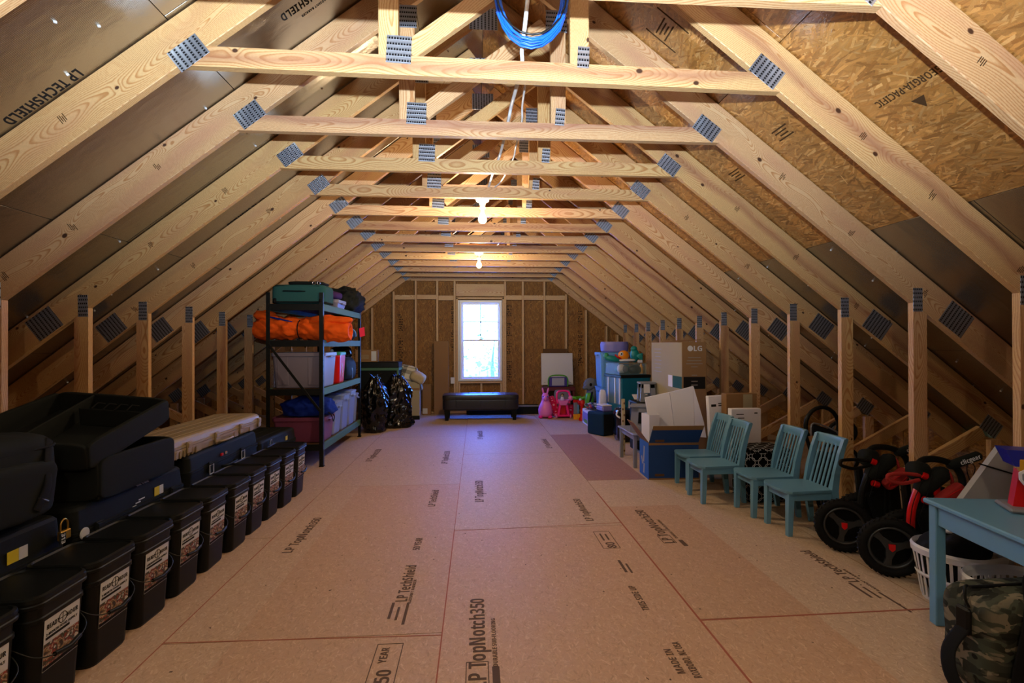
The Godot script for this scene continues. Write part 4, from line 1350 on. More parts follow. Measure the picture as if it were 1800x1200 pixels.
	tote(gb, 0.36, 0.42, 0.11, M["tote_grey"], null, false)
	var dh := thing("dark_bundle", "crumpled black cloth bundle at the far end of the top shelf", "bundle", Vector3(-1.80, 1.758, -6.98))
	s = S()
	blob(s, Vector3(0, 0.12, 0), Vector3(0.20, 0.15, 0.33), 0.7, 0.6, 0.09, 5.0, 17, 44, 22, Basis(), -0.8, true)
	part(dh, "cloth", s, M["black_cloth"])
	# second shelf: rolled orange tarp, grey case, paint cans and pink tag
	var ot := thing("orange_tarp", "rolled orange tarp with a black tie, sticking out of the shelving", "tarp", Vector3(-1.93, 1.366, -5.75))
	s = S()
	var rows := []
	var nz := noise(3.2, 44, 3)
	for i in 41:
		var u := i / 40.0
		var x := -0.50 + 1.02 * u
		var pinch := 1.0 - 0.22 * exp(-pow((x + 0.02) / 0.05, 2.0))
		var endr := 1.0 - 0.25 * pow(absf(2 * u - 1), 6.0)
		var ring := PackedVector3Array()
		for k in 30:
			var an := TAU * k / 30
			var f := 1.0 + 0.28 * nz.get_noise_3d(x * 2.5, cos(an) * 0.55, sin(an) * 0.55) + 0.16 * nz.get_noise_3d(x * 3.0 + 5.0, cos(an) * 1.6, sin(an) * 1.6)
			ring.append(Vector3(x, 0.118 + 0.125 * pinch * endr * f * sin(an) + 0.02 * sin(u * 5.0), 0.0 - 0.15 * pinch * endr * f * cos(an)))
		rows.append(ring)
	grid(s, rows, true, false)
	for i in [0, 40]:
		var c := Vector3.ZERO
		for p in rows[i]: c += p / 30.0
		var inner := PackedVector3Array()
		var deep := PackedVector3Array()
		for p in rows[i]:
			inner.append(c + (p - c) * 0.6)
			deep.append(c + (p - c) * 0.5 + Vector3(0.08 if i == 0 else -0.08, 0, 0))
		grid(s, [rows[i], inner, deep], true, i == 0)
		fan(s, deep, i == 0)
	part(ot, "roll", s, M["orange_cloth"])
	s = S()
	blob(s, Vector3(0.30, 0.22, 0.0), Vector3(0.23, 0.05, 0.12), 0.9, 0.8, 0.05, 6.0, 51, 30, 14)
	blob(s, Vector3(-0.36, 0.245, 0.01), Vector3(0.17, 0.055, 0.10), 0.9, 0.8, 0.05, 7.0, 52, 30, 14, Basis(Vector3(0, 0, 1), -0.2))
	part(ot, "loose_fold", s, M["orange_cloth"])
	s = S()
	blob(s, Vector3(-0.20, 0.225, 0.09), Vector3(0.14, 0.012, 0.05), 0.9, 0.8, 0.01, 6.0, 53, 24, 10, Basis(Vector3(0, 0, 1), -0.22))
	part(ot, "blue_flap", s, M["blue_cloth"])
	s = S()
	var tie := []
	for k in 20: tie.append(Vector3(-0.02, 0.118 + 0.106 * sin(TAU * k / 20), 0.127 * cos(TAU * k / 20)))
	tube(s, tie, 0.006, 6, true)
	part(ot, "tie", s, M["strap"])
	var gc := thing("grey_case", "ribbed grey-green plastic case behind the orange tarp", "case", Vector3(-1.86, 1.366, -6.55))
	s = S()
	bx(s, Vector3(0, 0.135, 0), Vector3(0.34, 0.27, 0.40), Basis(), 0.02)
	for k in 4: bx(s, Vector3(0.17, 0.06 + 0.05 * k, 0), Vector3(0.02, 0.016, 0.34), Basis(), 0.004)
	part(gc, "body", s, M["shelf_beam"])
	var can := thing("paint_can", "brown and silver can on the second shelf", "can", Vector3(-1.75, 1.366, -6.85))
	s = S()
	lathe(s, [Vector2(0.055, 0), Vector2(0.055, 0.13), Vector2(0.05, 0.14), Vector2(0.03, 0.17), Vector2(0.03, 0.185)], Transform3D.IDENTITY, 18)
	part(can, "body", s, M["dark_card"])
	var hl := thing("blue_helmet", "blue and teal helmet at the far end of the second shelf", "helmet", Vector3(-1.80, 1.366, -7.08))
	s = S()
	blob(s, Vector3(0, 0.085, 0), Vector3(0.13, 0.10, 0.15), 1.0, 1.0, 0.0, 1.0, 1, 24, 14, Basis(), -0.85)
	part(hl, "shell", s, M["navy_cloth"])
	s = S()
	for k in 3: tube(s, curve([Vector3(0.11, 0.06, -0.1 + 0.1 * k), Vector3(0.095, 0.14, -0.08 + 0.08 * k), Vector3(0.0, 0.19, -0.06 + 0.06 * k)], 4), 0.012, 6)
	part(hl, "stripe", s, M["sky_plastic"])
	var pt := thing("pink_tag", "bright pink tag hanging on the far upright of the shelving", "tag", Vector3(-1.645, 1.49, -7.30))
	part(pt, "card", box(Vector3(0.02, 0.0, 0.02), Vector3(0.004, 0.13, 0.09), 0.001, Basis(Vector3.RIGHT, 0.35) * Basis(Vector3.UP, -0.7)), M["pink_tag"])
	# third shelf
	var gt := thing("storage_tote", "large grey storage tote on the middle shelf, nearest", "tote", Vector3(-1.94, 0.843, -5.86))
	tote(gt, 0.58, 0.52, 0.39, M["tote_grey"])
	var rc := thing("red_container", "tall red drink jug with a green lid on the middle shelf", "container", Vector3(-1.79, 0.843, -6.37))
	s = S()
	stack(s, [[0.0, 0.22, 0.28, 0.06], [0.02, 0.24, 0.30, 0.07], [0.33, 0.27, 0.37, 0.08], [0.35, 0.26, 0.36, 0.08]])
	part(rc, "body", s, M["red_plastic"])
	s = S()
	stack(s, [[0.345, 0.285, 0.39, 0.09], [0.375, 0.285, 0.39, 0.09], [0.383, 0.26, 0.36, 0.08]])
	part(rc, "lid", s, M["lid_green"])
	s = S()
	lathe(s, [Vector2(0.02, 0.38), Vector2(0.02, 0.40), Vector2(0.012, 0.415), Vector2(0, 0.415)], Transform3D.IDENTITY, 12)
	part(rc, "knob", s, M["white_plastic"])
	s = S()
	for q in [[0.10, 0.05, 0.02], [0.16, 0.08, 0.025], [0.22, 0.045, 0.02]]: bx(s, Vector3(0.132, q[0], 0.02), Vector3(0.003, q[1], q[2]), Basis(Vector3.RIGHT, 0.4), 0.001)
	part(rc, "white_print", s, M["white_ink"])
	var bc := thing("black_machine", "rounded black tool case with a glossy curved cover", "tool case", Vector3(-1.86, 0.843, -6.92))
	s = S()
	blob(s, Vector3(0, 0.14, 0), Vector3(0.20, 0.17, 0.34), 0.6, 0.6, 0.02, 5.0, 22, 36, 18, Basis(), -0.8)
	part(bc, "body", s, M["case_black"])
	s = S()
	tube(s, curve([Vector3(0.19, 0.02, 0.05), Vector3(0.195, 0.14, 0.06), Vector3(0.15, 0.24, 0.12), Vector3(0.0, 0.31, 0.16)], 5), 0.03, 8, false, 0.3, Vector3.RIGHT)
	part(bc, "cover", s, M["rim_grey"])
	s = S()
	blob(s, Vector3(0.02, 0.36, -0.1), Vector3(0.14, 0.09, 0.14), 0.8, 0.7, 0.03, 6.0, 23, 28, 14)
	part(bc, "hood", s, M["bag_film"])
	# bottom shelf
	var pt2 := thing("storage_tote", "purple tinted storage tote on the bottom shelf", "tote", Vector3(-1.94, 0.246, -5.83))
	tote(pt2, 0.57, 0.44, 0.28, M["tote_purple"], null, false)
	var bb := thing("blue_duffel", "crumpled blue duffel bag lying on the purple tote", "bag", Vector3(-1.88, 0.527, -5.80))
	s = S()
	blob(s, Vector3(0, 0.085, 0), Vector3(0.26, 0.105, 0.20), 0.8, 0.7, 0.06, 4.0, 61, 44, 22, Basis(), -0.75, true)
	part(bb, "body", s, M["blue_cloth"])
	s = S()
	tube(s, curve([Vector3(0.18, 0.08, 0.12), Vector3(0.262, 0.02, 0.09), Vector3(0.272, -0.05, 0.04), Vector3(0.268, -0.07, 0.0), Vector3(0.272, -0.02, -0.02), Vector3(0.25, 0.04, 0.05)], 5), 0.010, 6, false, 0.4, Vector3.RIGHT)
	part(bb, "strap", s, M["strap"])
	for q in [[-6.23, 0.39, "first"], [-6.58, 0.44, "second"], [-6.93, 0.46, "third"], [-7.17, 0.40, "last"]]:
		var tb := thing("storage_tote", "pale blue storage tote on the bottom shelf, %s of the four counting from the duffel" % q[2], "tote", Vector3(-1.93, 0.246, q[0]), 0.0, "pale blue totes on the bottom shelf")
		tote(tb, 0.54, 0.33 if q[2] != "last" else 0.13, q[1] - 0.02, M["tote_blue"], M["tote_blue"])

# ------------------------------------------------------------------ far end
func flap_box(t: Node, w: float, h: float, d: float, m: Material, open := false) -> void:
	var s := S()
	if not open:
		bx(s, Vector3(0, h / 2, 0), Vector3(w, h, d), Basis(), 0.004)
		part(t, "carton", s, m)
		part(t, "tape", box(Vector3(0, h + 0.0006, 0), Vector3(w, 0.0012, 0.05), 0.0), M["pale_card"])
		part(t, "flap_joint", box(Vector3(0, h + 0.0004, 0), Vector3(w, 0.001, 0.004), 0.0), M["dark_card"])
	else:
		for q in [[w / 2, 0.0, 0.006, d], [-w / 2, 0.0, 0.006, d], [0.0, d / 2, w, 0.006], [0.0, -d / 2, w, 0.006]]:
			bx(s, Vector3(q[0], h / 2, q[1]), Vector3(q[2], h, q[3]), Basis(), 0.001)
		bx(s, Vector3(0, 0.004, 0), Vector3(w, 0.006, d))
		part(t, "carton", s, m)

func trash_bag(label: String, at: Vector3, half: Vector3, sd: int) -> void:
	var t := thing("trash_bag", label, "trash bag", at, 0.0, "filled trash bags")
	var s := S()
	var rows := []
	var nz := noise(2.6, sd, 4)
	nz.fractal_type = FastNoiseLite.FRACTAL_RIDGED
	var lo := noise(2.4, sd + 1, 2)
	for i in 49:
		var u := i / 48.0
		var r := 0.96 + 0.08 * sin(u * 5.0 + sd)
		if u < 0.06: r *= 0.80 + 0.20 * sqrt(u / 0.06)
		if u > 0.60: r *= 1.0 - 0.58 * pow(smoothstep(0.60, 1.0, u), 1.6)
		var ring := PackedVector3Array()
		for k in 72:
			var an := TAU * k / 72
			var p := Vector3(cos(an), u * 2.4, -sin(an))
			var sq := 1.0 / pow(pow(absf(cos(an)), 3.0) + pow(absf(sin(an)), 3.0), 1.0 / 3.0)
			var f := sq * (1.0 + 0.15 * (nz.get_noise_3dv(p * 0.75) - 0.35) + 0.26 * lo.get_noise_3dv(p * 0.35) + 0.06 * sin(an * 13.0 + u * 9.0) * smoothstep(0.45, 0.95, u))
			ring.append(Vector3(half.x * r * f * cos(an), half.y * 2.0 * u + 0.03 * lo.get_noise_3d(p.x * 2.0, 9.0, p.z * 2.0) * smoothstep(0.3, 1.0, u), -half.z * r * f * sin(an)))
		rows.append(ring)
	grid(s, rows)
	fan(s, rows[0], false)
	fan(s, rows[48], true)
	part(t, "bag", s, M["bag_film"])
	s = S()
	for k in 7:
		var an := TAU * k / 7.0 + sd
		tube(s, [Vector3(0.03 * cos(an), half.y * 1.88, 0.03 * sin(an)), Vector3(0.06 * cos(an), half.y * 2.06, 0.05 * sin(an)), Vector3(0.10 * cos(an), half.y * (2.08 + 0.05 * (k % 3)), 0.09 * sin(an))], [0.03, 0.022, 0.008], 6, false, 0.4)
	part(t, "gathered_top", s, M["bag_film"])

func build_back() -> void:
	trash_bag("full black trash bag against the shelving, the taller and nearer one", Vector3(-1.53, 0, -7.72), Vector3(0.18, 0.41, 0.22), 5)
	trash_bag("full black trash bag, the wider one in front of the open carton", Vector3(-1.27, 0, -8.14), Vector3(0.235, 0.40, 0.20), 15)
	var cb := thing("storage_cabinet", "dark storage box with teal edges behind the trash bags", "storage box", Vector3(-1.62, 0, -8.72))
	part(cb, "body", box(Vector3(0, 0.44, 0), Vector3(0.62, 0.88, 0.40), 0.008), M["case_black"])
	part(cb, "lid", box(Vector3(0, 0.97, 0), Vector3(0.64, 0.10, 0.42), 0.012), M["shelf_black"])
	part(cb, "edge_band", box(Vector3(0, 0.90, 0.0), Vector3(0.65, 0.045, 0.43), 0.004), M["shelf_beam"])
	part(cb, "corner_post", box(Vector3(0.305, 0.44, 0.2), Vector3(0.03, 0.88, 0.03), 0.003), M["shelf_beam"])
	var sb := thing("cardboard_box", "small brown carton with a white label, on the dark storage box near shelving", "box", Vector3(-1.84, 1.021, -8.62), 0.1)
	flap_box(sb, 0.36, 0.20, 0.22, M["cardboard"])
	part(sb, "label", box(Vector3(0.12, 0.10, 0.1112), Vector3(0.08, 0.16, 0.001), 0.0), M["sticker_white"])
	for k in 4: part(sb, "print_line", box(Vector3(-0.03, 0.06 + 0.018 * k, 0.1112), Vector3(0.14, 0.006, 0.001), 0.0), M["pale_card"])
	var ob := thing("cardboard_box", "tall open carton holding two cushions, left of the window", "box", Vector3(-1.155, 0, -9.06), 0.05)
	flap_box(ob, 0.30, 0.66, 0.40, M["pale_card"], true)
	part(ob, "flap", box(Vector3(0.17, 0.60, 0.02), Vector3(0.006, 0.18, 0.38), 0.001, Basis(Vector3(0, 0, 1), 0.25)), M["pale_card"])
	part(ob, "flap", box(Vector3(-0.02, 0.66, -0.24), Vector3(0.29, 0.26, 0.006), 0.001, Basis(Vector3.RIGHT, -0.3)), M["cardboard"])
	part(ob, "base_band", box(Vector3(0, 0.035, 0.203), Vector3(0.305, 0.07, 0.002), 0.0), M["case_black"])
	part(ob, "tape", box(Vector3(0.0, 0.53, 0.2045), Vector3(0.30, 0.04, 0.001), 0.0), M["cardboard"])
	var s := S()
	for q in [[0.0, 0.40, 0.012, 0.09], [0.0, 0.45, 0.03, 0.03]]: prism(s, PackedVector2Array([Vector2(-q[2], 0), Vector2(q[2], 0), Vector2(0, q[3])]), 0.001, Transform3D(Basis(), Vector3(q[0], q[1], 0.2045)))
	part(ob, "arrow_print", s, M["ink"])
	var p1 := thing("cushion", "grey and white checked cushion in the open carton", "cushion", Vector3(-1.22, 0.66, -8.98))
	s = S()
	blob(s, Vector3(0, 0.12, 0), Vector3(0.17, 0.17, 0.07), 0.55, 0.6, 0.015, 5.0, 3, 32, 18, Basis(Vector3(0, 0, 1), -0.28) * Basis(Vector3.RIGHT, -0.3))
	part(p1, "cover", s, M["check_cloth"])
	var p2 := thing("cushion", "plain cream cushion lolling over the carton's right edge", "cushion", Vector3(-1.03, 0.67, -8.96))
	s = S()
	blob(s, Vector3(0, 0.06, 0), Vector3(0.14, 0.10, 0.15), 0.7, 0.7, 0.02, 5.0, 4, 30, 16, Basis(Vector3(0, 0, 1), -0.45))
	part(p2, "cover", s, M["beige_cloth"])
	var n1 := thing("cardboard_box", "narrow brown carton standing against the studs, with a white tag low down", "box", Vector3(-0.93, 0, -9.51))
	flap_box(n1, 0.16, 0.56, 0.10, M["cardboard"])
	part(n1, "tag", box(Vector3(-0.03, 0.07, 0.0512), Vector3(0.09, 0.10, 0.001), 0.0), M["sticker_white"])
	var n2 := thing("cardboard_box", "tall flat brown carton leaning upright just left of the window", "box", Vector3(-0.66, 0, -9.53))
	flap_box(n2, 0.275, 1.37, 0.09, M["cardboard"])
	# the bench
	var b := thing("storage_bench", "long dark leather storage bench with four legs below the window", "bench", Vector3(0.07, 0, -8.86))
	s = S()
	blob(s, Vector3(0, 0.275, 0), Vector3(0.655, 0.105, 0.225), 0.22, 0.16, 0.0, 1.0, 1, 64, 24)
	part(b, "base", s, M["leather"])
	s = S()
	blob(s, Vector3(0, 0.395, 0), Vector3(0.66, 0.055, 0.23), 0.30, 0.16, 0.004, 6.0, 2, 64, 20)
	var top := part(b, "seat_cushion", s, M["leather"])
	for x in [-0.42, 0.0, 0.42]:
		s = S()
		tube(s, [Vector3(x, 0.449, -0.21), Vector3(x, 0.450, 0.0), Vector3(x, 0.447, 0.205), Vector3(x, 0.40, 0.232), Vector3(x, 0.30, 0.226), Vector3(x, 0.19, 0.220)], 0.004, 5)
		part(top, "seam", s, M["leather"])
	for x in [-0.21, 0.21]:
		for z in [-0.09, 0.09]:
			s = S()
			lathe(s, [Vector2(0.018, 0.446), Vector2(0.016, 0.454), Vector2(0, 0.457)], Transform3D(Basis(), Vector3(x, 0, z)), 12)
			part(top, "button", s, M["leather"])
	for x in [-1.0, 1.0]:
		for z in [-1.0, 1.0]:
			s = S()
			var rg := []
			for q in [[0.0, 0.028], [0.185, 0.045]]:
				var ring := PackedVector3Array()
				for c in [Vector2(1, -1), Vector2(-1, -1), Vector2(-1, 1), Vector2(1, 1)]: ring.append(Vector3(x * 0.58 + c.x * q[1], q[0], z * 0.165 + c.y * q[1]))
				rg.append(ring)
			for k in 4: quad(s, rg[0][(k + 1) % 4], rg[1][(k + 1) % 4], rg[1][k], rg[0][k])
			for k in 4: quad(s, rg[0][k], rg[0][(k + 1) % 4], rg[1][(k + 1) % 4], rg[1][k])
			fan(s, rg[0], false)
			part(b, "leg", s, M["shelf_black"])
	var lb := thing("long_case", "long low dark grey box on the floor behind the bench", "box", Vector3(0.49, 0, -9.45))
	part(lb, "body", box(Vector3(0, 0.085, 0), Vector3(1.36, 0.17, 0.16), 0.01), M["case_black"])
	part(lb, "lid_edge", box(Vector3(0, 0.155, 0.0805), Vector3(1.35, 0.03, 0.003), 0.0), M["grey_plastic"])
	# white board and what leans behind it
	var db := thing("brown_board", "dark brown board standing behind the white board", "board", Vector3(1.50, 0, -9.56))
	part(db, "board", box(Vector3(0, 0.61, 0), Vector3(0.46, 1.22, 0.03), 0.003), M["dark_card"])
	var wb := thing("white_board", "square white board leaning on the gable studs among the toys", "board", Vector3(1.52, 0.54, -9.40))
	wb.rotation.x = -0.10
	part(wb, "board", box(Vector3(0, 0.30, 0), Vector3(0.60, 0.60, 0.018), 0.003), M["whiteboard"])
	for x in [-0.24, 0.25]:
		s = S()
		lathe(s, [Vector2(0.008, 0), Vector2(0.007, 0.004), Vector2(0, 0.005)], Transform3D(Basis(Vector3.RIGHT, PI / 2), Vector3(x, 0.045, 0.009)), 8)
		part(wb, "screw", s, M["steel"])
	var sh := thing("red_shelf", "dark red low bench carrying the white board and drawing tablet", "bench", Vector3(1.52, 0, -9.28))
	part(sh, "top", box(Vector3(0, 0.485, 0), Vector3(0.58, 0.07, 0.30), 0.006), M["maroon"])
	for x in [-0.26, 0.26]: part(sh, "side", box(Vector3(x, 0.225, 0), Vector3(0.04, 0.45, 0.28), 0.004), M["maroon"])
	var dt := thing("drawing_tablet", "purple drawing tablet with a green carrying handle, in front of the white board", "toy tablet", Vector3(1.50, 0.521, -9.20))
	part(dt, "frame", box(Vector3(0, 0.09, 0), Vector3(0.34, 0.18, 0.03), 0.012), M["violet_plastic"])
	part(dt, "screen", box(Vector3(0, 0.095, 0.0155), Vector3(0.23, 0.14, 0.002), 0.0), M["screen_grey"])
	s = S()
	tube(s, curve([Vector3(-0.178, 0.01, 0), Vector3(-0.178, 0.14, 0), Vector3(-0.13, 0.20, 0), Vector3(0, 0.215, 0), Vector3(0.13, 0.20, 0), Vector3(0.178, 0.14, 0), Vector3(0.178, 0.01, 0)], 5), 0.012, 8)
	part(dt, "handle", s, M["green_plastic"])

# ------------------------------------------------------------------ toys by the gable
func build_toys() -> void:
	# pink bouncing animal: a plump body on four stub feet, long face, two tall ears
	var h := thing("hopping_toy", "pink inflatable bouncing animal with tall ears, first in the toy row", "bouncing toy", Vector3(1.22, 0, -8.88), -0.15)
	var s := S()
	var rows := []
	for q in [[0.015, 0.05, 0.0], [0.03, 0.10, 0.0], [0.08, 0.125, 0.0], [0.15, 0.128, 0.0], [0.22, 0.110, 0.0], [0.27, 0.085, 0.005], [0.31, 0.068, 0.01], [0.35, 0.062, 0.018], [0.39, 0.064, 0.025], [0.42, 0.055, 0.03], [0.44, 0.035, 0.03], [0.448, 0.001, 0.03]]:
		var ring := PackedVector3Array()
		for k in 24: ring.append(Vector3(q[1] * cos(TAU * k / 24), q[0], q[2] - q[1] * 1.15 * sin(TAU * k / 24)))
		rows.append(ring)
	grid(s, rows)
	fan(s, rows[0], false)
	blob(s, Vector3(0, 0.352, 0.085), Vector3(0.042, 0.048, 0.055), 1.0, 1.0, 0.0, 1.0, 1, 18, 12)
	part(h, "body", s, M["light_pink"])
	for x in [-1.0, 1.0]:
		s = S()
		blob(s, Vector3(x * 0.042, 0.475, 0.0), Vector3(0.017, 0.062, 0.012), 0.9, 1.0, 0.0, 1.0, 1, 14, 12, Basis(Vector3(0, 0, 1), -x * 0.22))
		part(h, "ear", s, M["light_pink"])
		s = S()
		blob(s, Vector3(x * 0.040, 0.385, 0.083), Vector3(0.010, 0.012, 0.008), 1.0, 1.0, 0.0, 1.0, 1, 10, 8)
		part(h, "eye", s, M["cable_blue"])
		s = S()
		blob(s, Vector3(x * 0.085, 0.028, 0.075), Vector3(0.042, 0.030, 0.05), 0.8, 1.0, 0.0, 1.0, 1, 16, 10, Basis(), -0.9)
		part(h, "foot", s, M["pink_plastic"])
	# doll push cart with a hoop handle
	var c := thing("toy_cart", "pink toy push cart with a hoop handle, among the dotted cushions", "toy cart", Vector3(1.53, 0, -8.86))
	s = S()
	tube(s, curve([Vector3(-0.10, 0.26, 0.06), Vector3(-0.118, 0.36, 0.05), Vector3(-0.095, 0.46, 0.04), Vector3(0, 0.482, 0.04), Vector3(0.095, 0.46, 0.04), Vector3(0.118, 0.36, 0.05), Vector3(0.10, 0.26, 0.06)], 5), 0.019, 8)
	part(c, "handle", s, M["pink_plastic"])
	s = S()
	stack(s, [[0.23, 0.13, 0.16, 0.03], [0.30, 0.21, 0.20, 0.04], [0.32, 0.22, 0.21, 0.04], [0.30, 0.19, 0.18, 0.03]])
	part(c, "basket", s, M["light_pink"])
	for x in [-1.0, 1.0]:
		part(c, "strut", plank(Vector3(x * 0.095, 0.03, 0.06), Vector3(x * 0.055, 0.25, 0.04), Vector3(1, 0, 0), 0.04, 0.03, 0.004), M["pink_plastic"])
		for z in [-0.08, 0.08]:
			s = S()
			lathe(s, [Vector2(0, -0.012), Vector2(0.030, -0.012), Vector2(0.034, 0), Vector2(0.030, 0.012), Vector2(0, 0.012)], Transform3D(Basis(Vector3(0, 0, 1), PI / 2), Vector3(x * 0.125, 0.034, z)), 14)
			part(c, "wheel", s, M["light_pink"])
	part(c, "floor_tray", box(Vector3(0, 0.045, 0), Vector3(0.22, 0.03, 0.20), 0.01), M["pink_plastic"])
	part(c, "panel", box(Vector3(0, 0.15, -0.02), Vector3(0.11, 0.20, 0.02), 0.006), M["red_plastic"])
	var dl := thing("doll", "small doll with brown hair and white top sitting in the pink cart", "doll", Vector3(1.52, 0.30, -8.86))
	s = S()
	blob(s, Vector3(0, 0.035, 0), Vector3(0.032, 0.045, 0.028), 0.9, 1.0, 0.0, 1.0, 1, 16, 12)
	part(dl, "body", s, M["white_plastic"])
	s = S()
	blob(s, Vector3(0, 0.095, 0), Vector3(0.024, 0.027, 0.024), 1.0, 1.0, 0.0, 1.0, 1, 14, 10)
	part(dl, "head", s, M["beige_cloth"])
	s = S()
	blob(s, Vector3(0, 0.104, -0.008), Vector3(0.030, 0.028, 0.026), 0.9, 1.0, 0.005, 20.0, 1, 16, 12)
	part(dl, "hair", s, M["dark_card"])
	for q in [[1.385, -8.99, 0.15, 0.07, 0.19, 0.30, "pink dotted cushion standing between the bouncing animal and the cart"], [1.47, -9.0, 0.08, 0.09, 0.09, 0.0, "pink dotted cushion lying left behind the toy cart"], [1.68, -8.98, 0.10, 0.09, 0.11, -0.1, "pink dotted cushion right of the toy cart"]]:
		var cu := thing("dotted_cushion", q[6], "cushion", Vector3(q[0], 0.0, q[1]), 0.0, "pink dotted cushions")
		s = S()
		blob(s, Vector3(0, q[4], 0), Vector3(q[3], q[4], 0.06), 0.5, 0.5, 0.008, 5.0, 2, 28, 16, Basis(Vector3(0, 0, 1), q[5]))
		part(cu, "cover", s, M["dot_cloth"])
	var gs := thing("toy_stroller", "grey toy stroller hood behind the pink cart", "toy stroller", Vector3(1.56, 0, -9.07))
	s = S()
	blob(s, Vector3(0, 0.24, 0), Vector3(0.155, 0.24, 0.04), 0.3, 0.3, 0.0, 1.0, 1, 32, 16)
	part(gs, "shell", s, M["grey_plastic"])
	var hm := thing("toy_hammer", "red upright toy with a round knob, beside the white carton", "toy", Vector3(1.80, 0, -8.50))
	s = S()
	lathe(s, [Vector2(0.055, 0), Vector2(0.058, 0.04), Vector2(0.036, 0.06), Vector2(0.028, 0.12), Vector2(0.028, 0.24), Vector2(0.045, 0.27), Vector2(0.05, 0.31), Vector2(0.03, 0.35), Vector2(0, 0.355)], Transform3D.IDENTITY, 18)
	tube(s, [Vector3(-0.07, 0.31, 0), Vector3(0.085, 0.31, 0)], [0.036, 0.036], 12)
	part(hm, "body", s, M["red_plastic"])
	s = S()
	var rg := []
	for k in 14: rg.append(Vector3(0.02 + 0.026 * cos(TAU * k / 14), 0.15 + 0.032 * sin(TAU * k / 14), 0.03))
	tube(s, rg, 0.008, 6, true)
	part(hm, "ring", s, M["yellow_plastic"])
	s = S()
	blob(s, Vector3(-0.03, 0.36, 0.0), Vector3(0.024, 0.024, 0.024), 1, 1, 0, 1, 1, 14, 10)
	part(hm, "knob", s, M["white_plastic"])
	var gd := thing("toy_dinosaur", "green bumpy toy snake stretched over the small toys", "toy", Vector3(1.83, 0.335, -8.72))
	s = S()
	var gp := []
	var gr := []
	for k in 23:
		gp.append(Vector3(-0.15 + 0.30 * k / 22.0, 0.03 + 0.008 * sin(k * 0.9), 0.02 * sin(k * 0.5)))
		gr.append(0.028 + 0.007 * sin(k * 2.1))
	tube(s, gp, gr, 12)
	part(gd, "body", s, M["green_plastic"])
	s = S()
	blob(s, Vector3(-0.185, 0.028, 0), Vector3(0.045, 0.045, 0.04), 1, 1, 0, 1, 1, 16, 10)
	part(gd, "head", s, M["light_pink"])
	var ts := thing("toy_blocks", "tower of coloured toy blocks holding up the green snake", "toy blocks", Vector3(1.735, 0, -8.66))
	for q in [[-0.02, 0.045, 0.0, 0.07, 0.09, "yellow_plastic"], [0.035, 0.05, 0.04, 0.05, 0.10, "yellow_plastic"], [-0.015, 0.19, -0.02, 0.06, 0.20, "grey_plastic"], [0.03, 0.18, -0.02, 0.03, 0.16, "sky_plastic"], [0.0, 0.31, -0.05, 0.10, 0.05, "red_plastic"]]:
		part(ts, "block", box(Vector3(q[0], q[1], q[2]), Vector3(q[3], q[4], 0.06), 0.006), M[q[5]])
	var wc := thing("picture_box", "low white carton with pastel printing and small toys on top", "box", Vector3(1.875, 0, -8.10))
	flap_box(wc, 0.22, 0.24, 0.42, M["white_card"])
	part(wc, "print", box(Vector3(-0.1108, 0.12, 0.0), Vector3(0.001, 0.16, 0.36), 0.0), M["lavender"])
	part(wc, "print", box(Vector3(-0.1114, 0.06, 0.05), Vector3(0.001, 0.06, 0.24), 0.0), M["green_plastic"])
	var st := thing("toy_pile", "heap of small red, white and dark toys on the pastel carton", "toys", Vector3(1.875, 0.243, -8.10))
	st.set_meta("kind", "stuff")
	s = S()
	var r := RandomNumberGenerator.new()
	r.seed = 21
	for k in 40:
		s.set_color([Color(0.7, 0.05, 0.06), Color(0.8, 0.8, 0.8), Color(0.05, 0.07, 0.06), Color(0.1, 0.25, 0.2), Color(0.1, 0.1, 0.4)][r.randi() % 5])
		bx(s, Vector3(r.randf_range(-0.09, 0.09), 0.02 + r.randf() * 0.06, r.randf_range(-0.18, 0.18)), Vector3(0.05, 0.025, 0.03) * r.randf_range(0.7, 1.5), Basis.from_euler(Vector3(r.randf(), r.randf() * 6, r.randf())), 0.004)
	part(st, "toys", s, M["sticker_white"]).set_meta("kind", "stuff")
	var pl := thing("plush_animal", "grey plush animal leaning on the blue bin above the toys", "plush toy", Vector3(2.02, 0.0, -8.76))
	s = S()
	blob(s, Vector3(0, 0.60, 0), Vector3(0.13, 0.11, 0.10), 0.9, 0.9, 0.03, 6.0, 5, 28, 16)
	blob(s, Vector3(0.02, 0.42, 0), Vector3(0.09, 0.14, 0.09), 0.9, 0.9, 0.03, 6.0, 6, 26, 16)
	blob(s, Vector3(-0.11, 0.54, 0.04), Vector3(0.05, 0.03, 0.05), 0.9, 0.9, 0.01, 6.0, 7, 20, 12)
	part(pl, "body", s, M["grey_cloth"])
	s = S()
	blob(s, Vector3(0.02, 0.14, 0.0), Vector3(0.10, 0.17, 0.10), 0.6, 0.8, 0.02, 6.0, 8, 24, 14)
	part(pl, "feet", s, M["dark_cloth"])
	s = S()
	blob(s, Vector3(-0.03, 0.60, 0.09), Vector3(0.025, 0.03, 0.02), 1, 1, 0, 1, 1, 12, 8)
	part(pl, "nose", s, M["strap"])
	var gb := thing("green_bag", "green and black backpack standing below the grey plush animal", "bag", Vector3(1.905, 0, -8.42))
	s = S()
	blob(s, Vector3(0, 0.24, 0), Vector3(0.07, 0.24, 0.10), 0.5, 0.6, 0.01, 6.0, 5, 26, 18)
	part(gb, "body", s, M["green_plastic"])
	s = S()
	tube(s, curve([Vector3(-0.02, 0.05, 0.105), Vector3(-0.03, 0.25, 0.12), Vector3(0.02, 0.45, 0.09), Vector3(0.05, 0.49, 0.0)], 5), 0.016, 6)
	part(gb, "strap", s, M["strap"])

